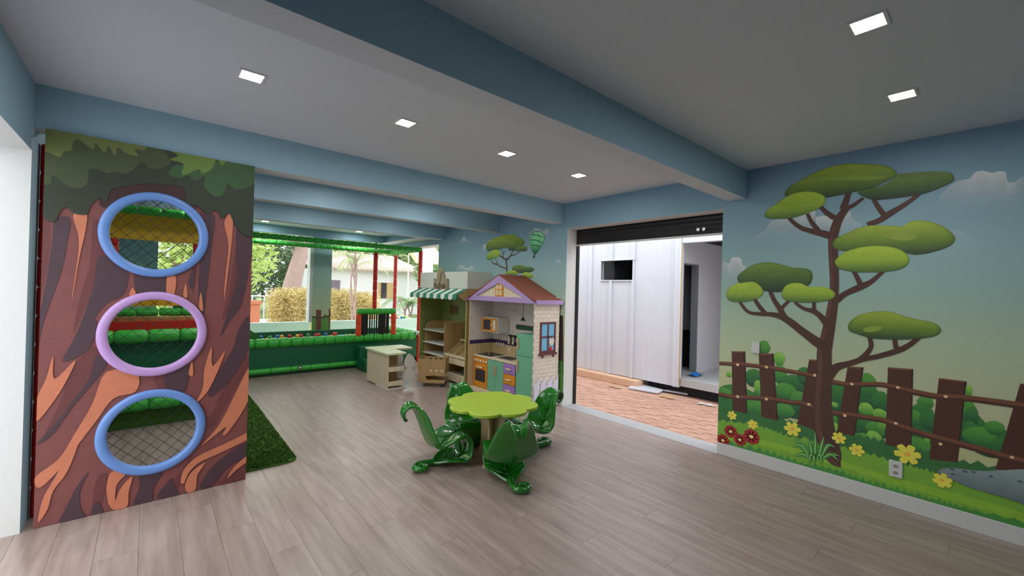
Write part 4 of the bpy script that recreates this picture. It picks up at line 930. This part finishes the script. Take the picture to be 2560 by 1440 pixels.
# inside: shelves, tilted crates, base
U0 = 3.73
obj('shelf_side', MB().prism([(U0,.35),(SB-.013,.35),(SB-.013,.93),(U0+.08,.93),(U0,.88)] if 0 else [(U0-.03,.03),(SB-.013,.03),(SB-.013,.93),(U0-.03,.93)], 'y', 5.955, 5.973), mdf, sl)
obj('shelf_side', MB().prism([(U0,.03),(SB-.031,.03),(SB-.031,.9),(U0+.12,.92),(U0+.03,.88),(U0,.8)], 'y', 6.642, 6.66), mdf, sl)
obj('shelf_back', MB().box(SB-.03, SB-.0125, 5.973, 6.641, .03, .93), mdf, sl)
for z in (.36,.545,.76): obj('shelf', MB().box(U0-.05, SB-.031, 5.974, 6.64, z, z+.016), sagew, sl, bevel=.004)
obj('shelf', MB().box(U0-.03, SB-.013, S0+.02, 5.953, .335, .352), sagew, sl)
obj('shelf_lip', MB().box(U0-.055, U0-.035, S0+.02, 5.953, .30, .385), pale, sl)
for q in range(3):
    a = S0+.03+.205*q
    for a_ in (a, a+.188): obj('crate_side', MB().prism([(3.70,.40),(3.99,.63),(4.03,.58),(3.74,.35)], 'y', a_, a_+.012), brd, sl)
    for t in (0,1):
        x0, z0 = 3.70+.05*t-.0, .405+.02*t
    obj('crate_slat', MB().box(3.685, 3.705, a-.004, a+.203, .40, .445), pale, sl, bevel=.003)
    obj('crate_slat', MB().box(3.985, 4.0, a, a+.2, .62, .66), pale, sl, bevel=.003)
    obj('crate_base', MB().prism([(3.73,.36),(4.02,.59),(4.03,.58),(3.74,.35)], 'y', a+.013, a+.187), mdf, sl)
obj('shelf', MB().box(U0-.03, SB-.013, S0+.02, 5.953, .1, .118), sagew, sl)
obj('shelf_lip', MB().box(U0-.055, U0-.035, S0+.02, S1-.02, .03, .15), pale, sl)
obj('picture', MB().box(SB-.02, SB-.0125, 6.18, 6.42, 1.05, 1.2), mat('brown_picture', (112,82,44), .6), sl)

# ------------------------------------------------------------------ shop counter and cart
cn = thing('shop_counter', 'small L-shaped toy shop counter with a pale green top', 'counter', (2.85, 6.0, 0))
ctop = mat('pale_green_top', (214,222,180), .4)
ch_ = .535
P = [on(x, y, 2, ch_) for x, y in ((912,866),(968,884.5),(1018,879),(989,870.5),(1047.5,864.6),(1022,857))]
X0, Y0 = P[1].x, P[1].y
tp = [(X0,Y0),(X0+.30,Y0),(X0+.30,Y0+.42),(X0+.62,Y0+.42),(X0+.62,Y0+.82),(X0,Y0+.82)]
obj('counter_top', MB().prism(tp, 'z', ch_-.03, ch_), ctop, cn, bevel=.004)
cx0, cy0 = X0+.025, Y0+.025
obj('front_panel', MB().box(cx0, cx0+.016, cy0, cy0+.76, .02, ch_-.03), pale, cn)
obj('base_strip', MB().box(cx0-.006, cx0+.3, cy0-.006, cy0+.4, .0, .02), offw, cn)
obj('inner_panel', MB().box(cx0+.016, cx0+.27, cy0+.25, cy0+.266, .02, ch_-.03), brd, cn)
obj('end_panel', MB().box(cx0+.016, cx0+.58, cy0+.744, cy0+.76, .02, ch_-.03), pale, cn)
for z in (.05,.26):
    s_ = obj('bin_shelf', MB().box(cx0+.017, cx0+.27, cy0+.01, cy0+.249, z, z+.014), brd, cn)
    obj('bin_lip', MB().box(cx0+.017, cx0+.25, cy0-.002, cy0+.009, z, z+.07), pale, s_, bevel=.003)
pts = [(-.03,.08),(.06,.075),(.12,.09),(.125,.14),(.11,.22),(.09,.27),(.07,.285),(.115,.3),(.13,.36),(.12,.42),(.08,.47),(.03,.5),(-.0,.47),(-.03,.42),(-.04,.36),(-.02,.3),(.03,.285),(-.01,.26),(-.03,.2),(-.05,.13)]
obj('scalloped_end', MB().prism(smooth_closed([(cx0+.30+p[0], .02+p[1]*.97) for p in pts], 3), 'y', cy0-.004, cy0+.012), offw, cn)
obj('scalloped_end', MB().prism(smooth_closed([(cx0+.30+p[0], .02+p[1]*.97) for p in pts], 3), 'y', cy0+.38, cy0+.396), offw, cn)
ct = thing('shopping_cart', 'small plywood toy shopping cart standing before the market stall', 'cart', (3.27, 5.6, 0), rz=R(-44))
ct.location = (3.265, 5.585, 0)
# local: x along the long side, -y towards the camera
side = [(-.22,.06),(.2,.06),(.2,.11),(-.08,.11),(-.1,.16),(.0,.175),(.17,.175),(.2,.2),(.2,.42),(-.22,.42),(-.235,.3),(-.2,.18)]
for y in (0, .26): lo('side_panel', MB().prism(side, 'y', y, y+.012), mdf, ct, bevel=.002)
lo('front_panel', MB().prism([(0.012,.2),(.26,.2),(.26,.44),(.012,.44)], 'x', .188, .2), mdf, ct)
lo('back_panel', MB().box(-.215,-.203,.012,.26,.2,.42), mdf, ct)
lo('tray', MB().box(-.2,.188,.012,.26,.19,.202), mdf, ct); lo('lower_tray', MB().box(-.2,.19,.012,.26,.07,.082), brd, ct)
for q in range(3): lo('handle_slot', MB().lathe([(.018,0),(.018,.0015)], (-.02+.085*q, -.0003, .25), (0,-1,0), 12), pale, ct)
for q in range(3): lo('peg_hole', MB().lathe([(.014,0),(.014,.0015)], (-.09+.085*q, .2597, .385), (0,-1,0), 10), dgr, ct)
for x in (-.17,.15):
    for y in (.02,.24): lo('wheel', MB().lathe([(.03,-.01),(.03,.01)], (x, y+.006, .03), (0,1,0), 14), dgr if x > 0 else metal, ct, smooth=False)
# ------------------------------------------------------------------ outside the doorway
GZ = -.012
pavm = mat('terracotta_paver', (196,154,134), .85, noise=.12, scale=25, rnd=.10); sand = mat('joint_sand', (170,134,116), .9, noise=.1)
court = obj('paved_yard', MB().box(UR+.19, 12, -1.5, 9, GZ-.08, GZ-.014), sand)
tag(court, 'salmon brick paving outside the doorway', 'paving', kind='structure')
pvl, pvw = .222, .112
b = MB(); l2, w2, e = pvl/2-.003, pvw/2-.003, .006
wav = [(-l2,-w2),(-l2*.5,-w2+.008),(0,-w2),(l2*.5,-w2-.006),(l2,-w2),(l2-.006,0),(l2,w2),(l2*.5,w2-.006),(0,w2),(-l2*.5,w2+.008),(-l2,w2),(-l2-.006,0)]
b.prism([(y, x) for x, y in wav], 'z', -.014, 0); pme = b.mesh('brick'); pme.materials.append(pavm)
cells = []
r_ = 0; x = UR+.25
while x < 6.0:
    y = 1.1+(r_%2)*pvl/2
    while y < 5.75: cells.append((x, y)); y += pvl
    x += pvw; r_ += 1
vis = [c for c in cells if c[1] > .40*c[0]-.3][:300]
for x, y in vis: piece('brick', pme, (x, y, GZ+random.uniform(-.002,.002)), court, R(random.uniform(-1.5,1.5)))
# white sheet-metal building
sheet = mat('white_sheet_metal', (206,208,216), .4, noise=.03, scale=4); plas = mat('white_plaster', (200,198,202), .7, noise=.03); inner = mat('inner_grey', (120,122,128), .8)
dark = mat('dark_interior', (30,30,34), .8); peach = mat('peach_curb', (216,176,146), .85, noise=.08)  # dark: shade of doorway room, porch ceiling and slab gap put into colour
BU, BV = 6.05, 3.17
bd = thing('sheet_metal_building', 'white sheet-metal building across the yard with a dark window and doorway', 'building', (7.5, 4.5, 0))
ww = on(1505,653,0,BU), on(1583,700,0,BU); wv0, wv1, wz0, wz1 = ww[1].y, ww[0].y, ww[1].z, ww[0].z
edges = [BV, 3.92, 4.36, 4.80, 5.25, 6.2, 7.2, 8.2]
for q in range(len(edges)-1):
    a, b_ = edges[q], edges[q+1]; prof = [(BU, a)]; y = a
    prof = [(BU-.036, a),(BU-.036, a+.045),(BU, a+.062)]
    y = a+.14
    while y < b_-.1: prof += [(BU, y-.02),(BU-.006, y-.012),(BU-.006, y+.012),(BU, y+.02)]; y += .11
    prof += [(BU, b_-.001),(BU+.02, b_-.001),(BU+.02, a)]
    def seg(z0, z1, pr): return MB().prism(pr, 'z', z0, z1)
    lo_, hi = max(a, wv0), min(b_, wv1)
    if hi-lo_ > .02 and b_ > wv0:
        b2 = MB(); b2.prism(prof, 'z', .11, wz0).prism(prof, 'z', wz1, 2.7)
        if a < wv0: b2.box(BU, BU+.02, a, wv0, wz0, wz1)
        if b_ > wv1: b2.box(BU, BU+.02, wv1, b_, wz0, wz1)
        obj('wall_panel', b2, sheet, bd)
    else: obj('wall_panel', MB().prism(prof, 'z', .11, 2.7), sheet, bd)
fr = MB(); t_ = .018
fr.box(BU-.03,BU+.06,wv0-t_,wv0,wz0-t_,wz1+t_).box(BU-.03,BU+.06,wv1,wv1+t_,wz0-t_,wz1+t_).box(BU-.03,BU+.06,wv0,wv1,wz0-t_,wz0).box(BU-.03,BU+.06,wv0,wv1,wz1,wz1+t_)
wo = obj('window', fr, sheet, bd); obj('inner_shell', MB().box(BU+.9, BU+1, wv0-.6, wv1+.8, .9, 2.6).box(BU+.5, BU+.55, wv0-.5, wv0+.18, 1, 2.6), inner, bd)
obj('corner_post', MB().box(BU-.03, BU+.05, BV-.05, BV, .11, 2.7), sheet, bd)
wd = mat('raw_wood_edge', (190,160,120), .8); obj('corner_edge', MB().box(BU-.03, BU-.012, BV-.062, BV-.0505, .14, 2.26), wd, bd)
SV = 3.2; du0, du1, dz1 = 6.24, 6.74, 1.99
obj('side_wall', MB().box(BU+.051, du0, SV-.0, SV+.1, .24, 2.7).box(du0, du1, SV, SV+.1, dz1, 2.7).box(du1, 10, SV, SV+.1, .24, 2.7), plas, bd)
obj('doorway_frame', MB().box(du0, du0+.02, SV-.01, SV+.1, .24, dz1).box(du1-.02, du1, SV-.01, SV+.1, .24, dz1).box(du0+.02, du1-.02, SV-.01, SV+.1, dz1-.02, dz1), inner, bd)
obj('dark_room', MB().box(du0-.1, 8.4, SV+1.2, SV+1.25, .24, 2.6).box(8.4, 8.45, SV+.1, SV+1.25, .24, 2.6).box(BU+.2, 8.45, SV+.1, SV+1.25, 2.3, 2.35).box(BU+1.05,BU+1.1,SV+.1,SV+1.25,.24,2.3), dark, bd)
obj('skirting', MB().box(du1+.05, 10, SV-.015, SV-.0005, .24, .31), plas, bd)
obj('floor_slab', MB().box(BU-.0, 10, .3, BV-.065, .13, .24).box(BU+.06, 10, BV-.065, SV+1.2, .13, .24), conc, bd)
obj('added_porch_wall', MB().box(9.8, 9.9, .3, SV, .24, 2.5).box(BU+.3, 9.8, .25, .3, .24, 2.5), plas, bd)  # unseen walls added to keep daylight out of the porch
obj('slab_shade_block', MB().box(BU+.12, 10, .3, SV+.5, GZ, .13), dark, bd)  # solid block, the shade under the slab put into its colour
obj('top_beam', MB().box(BU-.03, BU+.1, -.5, BV-.06, 2.27, 2.36), sheet, bd)
obj('roof', MB().box(BU-.05, 10.2, -.5, 8.3, 2.7, 2.78), dark, bd); obj('porch_ceiling', MB().box(BU+.1, 10, -.5, SV-.02, 2.36, 2.4), dark, bd)  # porch ceiling's shade is put into its near-black colour
obj('kerb', MB().box(BU-.16, BU+.05, 3.75, 8.2, GZ, .1), peach, bd, bevel=.008)
tag(obj('loose_panel', MB().prism([tuple(on(x, y, 2, .01).xy) for x, y in ((1569,970),(1592,957),(1660,975),(1645,983))], 'z', .0, .018), sheet), 'white offcut sheet lying on the brick paving', 'board')
tag(obj('board_offcut', MB().prism([tuple(on(x, y, 2, .01).xy) for x, y in ((1660,976),(1664,974),(1720,983),(1719,986))], 'z', .0, .016), sheet), 'narrow white strip lying beside the slab edge', 'board')
for q, (x0, y0, x1, y1, lab_) in enumerate(((1523,965,1552,971,'scrap of brown packing paper on the paving nearest the playhouse'),(1650,990,1690,998,'curled brown paper strip on the paving before the slab'),(1745,1008,1790,1016,'pale scrap of paper on the paving near the mural edge'))):
    a, b_ = on(x0,y0,2,0), on(x1,y1,2,0); mm = MB(); d = (b_-a); nrm = Vector((-d.y,d.x,0)).normalized()*.05; vs = []
    for k in range(7):
        p = a+d*k/6; z = .012*abs(math.sin(k*1.3))+.003; vs += [tuple(p+nrm*(.6+.4*math.sin(k*2.1))+Vector((0,0,z))), tuple(p-nrm*(.6+.4*math.cos(k*1.7))+Vector((0,0,z*.4)))]
    mm.add(vs, [(2*k,2*k+1,2*k+3,2*k+2) for k in range(6)]); o = obj('paper_scrap', mm, wd if q < 2 else offw); m_ = o.modifiers.new('t','SOLIDIFY'); m_.thickness = .002; tag(o, lab_, 'paper')
bc = on(1727,913,1,SV-.06); mm = MB(); rr = random.Random(5); vs = []
for i in range(6):
    for j in range(6): vs.append((bc.x-.12+.05*i, SV-.2+.03*j, .245+.05*math.exp(-((i-2.5)**2+(j-2.5)**2)/5)+rr.uniform(0,.02)))
mm.add(vs, [(i*6+j,(i+1)*6+j,(i+1)*6+j+1,i*6+j+1) for i in range(5) for j in range(5)]); o = obj('blue_cloth', mm, mat('blue_cloth', (30,110,190), .7), smooth=True); tag(o, 'crumpled blue cloth on the slab by the dark doorway', 'cloth')
# ground left of the left opening
tag(obj('side_terrace', MB().box(-8, UL-.2, -4, 9, -.1, -.004), conc), 'concrete ground outside the left opening', 'paving', kind='structure')

# ------------------------------------------------------------------ garden behind the window wall
path = mat('pale_path', (226,218,208), .85, noise=.06, scale=2); soil = mat('lawn', (110,130,70), .95, noise=.25, scale=3)
tag(obj('garden_ground', MB().box(-30, 60, VB+.16, 60, -.14, -.05), soil), 'green garden ground beyond the windows', 'lawn', kind='structure')
tag(obj('garden_path', MB().prism([(-14,10),(-2,10),(9,19),(9,24),(3.2,21.5),(-14,26)] if 0 else [(-20,12),(40,12),(40,16),(10.5,16.6),(5,20.5),(-20,22)], 'z', -.049, -.02), path), 'pale paved garden path beyond the parapet', 'path', kind='structure')
rg = random.Random(11)
def foliage(parts, n, size, flat=.6, up_=.2, long=1.6):
    b = MB(); tot = sum(p[3]**2 for p in parts)
    for (cx, cy, cz, r) in parts:
        for q in range(int(n*r*r/tot)+1):
            d = Vector((rg.gauss(0,1), rg.gauss(0,1), rg.gauss(0,1)*.8)).normalized()*r*rg.random()**.4
            c = Vector((cx,cy,cz))+d; a = Vector((rg.gauss(0,1), rg.gauss(0,1), rg.gauss(0,.6))).normalized(); e_ = a.cross(Vector((rg.gauss(0,1),rg.gauss(0,1),rg.gauss(0,1)))).normalized(); s_ = size*rg.uniform(.6,1.3)
            b.add([c-a*s_*long, c+e_*s_*.5, c+a*s_*long, c-e_*s_*.5], [(0,1,2,3)])
    return b
lf = [mat('leaf_pale_green', (176,192,140), .7, noise=.2, scale=2), mat('leaf_mid_green', (126,156,100), .7, noise=.2, scale=2), mat('leaf_dark_green', (104,128,92), .7, noise=.25, scale=2), mat('leaf_yellow_green', (178,200,112), .7, noise=.15, scale=2)]
barkm = mat('grey_pink_bark', (170,146,140), .9, noise=.15, scale=6)
def garden(px, py, v): return on(px, py, 1, v)
def tree(px, v, base_r, h, crowns, m, n, size, label, lean=0, grp='garden trees'):
    p = garden(px, 800, v); t = thing('garden_tree', label, 'tree', (p.x, v, -.05), grp)
    pts = [(p.x, v, -.05), (p.x+lean*.3, v, h*.35), (p.x+lean*.7, v, h*.7), (p.x+lean, v, h)]
    b = MB().tube(smooth_open(pts,4), [base_r*(1-.05*k) for k in range(13)], 10)
    for q in range(5):
        z = h*(.55+.09*q); an = q*2.3; b.tube([(p.x+lean*z/h, v, z), (p.x+lean*z/h+1.2*math.cos(an), v+1.2*math.sin(an), z+.9)], [base_r*.4, base_r*.12], 6)
    obj('trunk', b, barkm, t, smooth=True); obj('foliage', foliage([(p.x+a, v+b_, c, r) for a, b_, c, r in crowns], int(n*2.6), size*.55), m, t); return t
tree(712, 19, .42, 4.6, [(-1.5,0,4.6,1.5),(0.6,.5,5.2,1.6),(2.2,0,4.4,1.3),(-.4,-.3,4.2,1.1)], lf[0], 2200, .16, 'thick pinkish-trunked tree behind the golden hedge', .9)
tree(628, 26.5, .2, 4.2, [(-1.5,0,3.6,1.9),(1,0,3.2,1.6),(0,0,5.2,2),(-2.5,0,1.6,1.2),(.5,0,1.6,1.2)], lf[2], 2600, .2, 'dark leafy tree left of the thick trunk')
tree(757, 28, .18, 3, [(0,0,2.6,1.5),(-.5,0,1.4,1.2),(.4,0,3.8,1.3)], lf[3], 2000, .18, 'bright green bushy tree beside the thick trunk')
tree(440, 14.5, .2, 4, [(-1,0,3.2,1.6),(1,0,2.4,1.4),(0,0,4.6,1.5),(-.8,0,1.4,1.2)], lf[3], 2200, .16, 'yellow-green tree seen through the top porthole')
tree(905, 29.5, .25, 4.4, [(-2,0,4.4,1.8),(.5,0,4.8,1.9),(3,0,4.5,1.8)], lf[0], 3000, .2, 'pale green tree above the white house roof')
tree(1015, 31, .25, 4.2, [(-1,0,4.4,1.7),(1.5,0,4.4,1.9),(3.5,0,3.6,1.5)], lf[2], 2600, .2, 'dark green tree above the right end of the white house')
tree(1090, 18.6, .15, 2.6, [(-.3,0,2.3,.9),(.8,0,2.8,1.0),(.5,0,1.6,.8)], lf[1], 1500, .13, 'green tree beyond the far end of the mural wall')
tree(1180, 20, .2, 4.0, [(-1,0,3.8,1.2),(1,0,3,1.4)], lf[3], 1200, .15, 'yellow-green tree behind the toy stall corner')
# golden hedge, in three bushes
hm = mat('golden_hedge', (214,196,134), .8, noise=.2, scale=4)
for q, (x0, x1, y0, lab_) in enumerate(((688,742,728,'golden hedge bush left of the pillar'),(742,800,726,'golden hedge bush partly behind the pillar'),(826,880,730,'golden hedge bush right of the pillar'),(880,930,738,'golden hedge bush nearest the white house window'))):
    vv = 17.5-.5*q; a, b_ = garden(x0,y0,vv), garden(x1,y0,vv); L_ = b_.x-a.x; h = a.z
    t = thing('hedge_bush', lab_, 'hedge', ((a.x+b_.x)/2, vv, -.05), 'golden hedge')
    bb = foliage([(a.x+L_*(i+.5)/4, vv+rg.uniform(-.1,.1), z, .42) for i in range(4) for z in (h*.2,h*.5,h*.8)], 15000, .022, long=2.2); obj('foliage', bb, hm, t)
    st_ = MB()
    for i in range(4): st_.tube([(a.x+L_*(i+.5)/4, vv, -.05), (a.x+L_*(i+.5)/4+.1, vv, h*.8)], .02, 5)
    obj('stem', st_, barkm, t)
# white house with tiled roof
HV = 22; hl_, hr_ = garden(790,670,HV).x, garden(1047,670,HV).x; he = garden(930,676,HV).z
tile = mat('pale_roof_tile', (214,196,186), .85, noise=.1, scale=8); hw_ = mat('house_white', (232,232,236), .8)
ho = thing('white_house', 'white garden house with a pale tiled roof beyond the hedge', 'house', ((hl_+hr_)/2, HV, 0))
obj('wall', MB().box(hl_, hr_, HV, HV+4, -.05, he), hw_, ho)
b = MB()
nt_ = 26
rb = obj('roof', MB().prism([(HV-.35,he),(HV+4,he+1.1),(HV+4,he+1.0),(HV-.35,he-.08)], 'x', hl_-.3, hr_+.3), tile, ho)
for q in range(nt_):
    x = hl_-.2+(hr_-hl_+.4)*(q+.5)/nt_; obj('roof_tile', MB().tube([(x,HV-.42,he+.0),(x,HV+3.9,he+1.09)], .09, 7), tile, rb, smooth=True)
wp0, wp1 = garden(945,706,HV), garden(982,746,HV); hwin = obj('window', MB().box(wp0.x, wp1.x, HV-.04, HV-.001, wp1.z, wp0.z), mat('window_reveal', (206,172,124), .7), ho)
g0_, g1_ = garden(952,707,HV), garden(965,745,HV); obj('pane', MB().box(g0_.x, g1_.x, HV-.06, HV-.041, g1_.z, g0_.z), ovglass, hwin)
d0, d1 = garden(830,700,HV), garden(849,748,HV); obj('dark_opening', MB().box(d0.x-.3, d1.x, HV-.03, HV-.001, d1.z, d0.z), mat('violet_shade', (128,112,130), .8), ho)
# planter, lamp post, palms
pp = garden(636, 770, 16); pl0 = garden(618,752,16); pl1 = garden(650,780,16)
tag(obj('brick_planter', MB().box(pl0.x-.6, pl1.x, 16, 16.6, -.05, pl0.z-.12).box(pl0.x-.65, pl1.x+.05, 15.95, 16.65, pl0.z-.12, pl0.z), mat('planter_brick', (196,122,92), .85, noise=.1), bevel=.02), 'low terracotta planter on the pale path', 'planter')
rl_ = thing('garden_railing', 'thin white garden railing behind the planter', 'railing', (pl0.x, 20, -.05)); ra, rb_ = garden(600,739,20), garden(690,741,20)
obj('rail', MB().tube([tuple(ra), tuple(rb_)], .03, 6), white, rl_)
for k in range(4): p = ra+(rb_-ra)*k/3; obj('post', MB().tube([(p.x,20,-.05),(p.x,20,p.z)], .025, 6), white, rl_)
def palm(px, v, h, n, m, label, r=1.1):
    p = garden(px, 800, v); t = thing('palm', label, 'palm', (p.x, v, -.05), 'garden palms'); stems = MB()
    for q in range(5): stems.tube(smooth_open([(p.x+rg.uniform(-.1,.1), v, -.05), (p.x+rg.uniform(-.2,.2), v, h*.6), (p.x+rg.uniform(-.35,.35), v+rg.uniform(-.2,.2), h)],3), .025, 5)
    obj('stem', stems, barkm, t, smooth=True)
    for q in range(n):
        an = 2*math.pi*q/n+rg.uniform(-.2,.2); b = MB(); z0 = h*rg.uniform(.75,1.0); prev = None
        for k in range(9):
            s_ = k/8; c = Vector((p.x+math.cos(an)*r*s_, v+math.sin(an)*r*s_, z0+r*(.75*s_-.95*s_*s_))); 
            if prev is not None:
                d = (c-prev).normalized(); sd = d.cross(Vector((0,0,1))).normalized()
                for sg_ in (-1,1):
                    for j in (0,.5):
                        c2 = prev+(c-prev)*j; tip = c2+sd*sg_*.26*r*(1-.6*s_)+d*.16*r-Vector((0,0,.1*r)); b.add([c2-d*.02, c2+d*.03, tip], [(0,1,2)])
                b.add([prev+sd*.01, prev-sd*.01, c-sd*.008, c+sd*.008], [(0,1,2,3)])
            prev = c
        obj('frond', b, m, t)
palm(885, 15.5, 2.9, 13, lf[0], 'slender palm clump between the pillar and the red post', 1.3)
palm(1022, 12.6, 1.1, 11, lf[1], 'low palm by the right red post', .9)
palm(1003, 11.5, .6, 10, lf[0], 'small pale palm just outside the parapet', .7)
sl_ = thing('louvre_screen', 'white louvred screen beyond the end of the mural wall', 'screen', (9, 14.2, 0)); l0, l1 = garden(1056,622,14), garden(1074,622,14)
for x_ in (l0.x, l1.x+.1): obj('post', MB().box(x_, x_+.05, 14.05, 14.1, -.05, 3.62), white, sl_)
for k in range(16): obj('slat', MB().prism([(14,.9+.17*k),(14.05,.9+.17*k),(14.03,1.06+.17*k),(13.98,1.06+.17*k)], 'x', l0.x, l1.x+.15), white, sl_)
y0_, y1_ = garden(1072,645,15.5), garden(1110,662,15.5)
aw_ = thing('garden_awning', 'cream-yellow awning seen past the end of the mural wall', 'awning', (y0_.x, 16, -.05))
for x_ in (y0_.x-.5, y1_.x-.1): obj('post', MB().tube([(x_,16.3,-.05),(x_,16.3,y0_.z+.5)], .03, 8), white, aw_)
obj('canopy', MB().prism([(15.5,y0_.z),(15.5,y1_.z),(16.5,y0_.z+.5),(16.5,y0_.z+.7)], 'x', y0_.x-.6, y1_.x), mat('cream_awning', (244,226,170), .7), aw_)
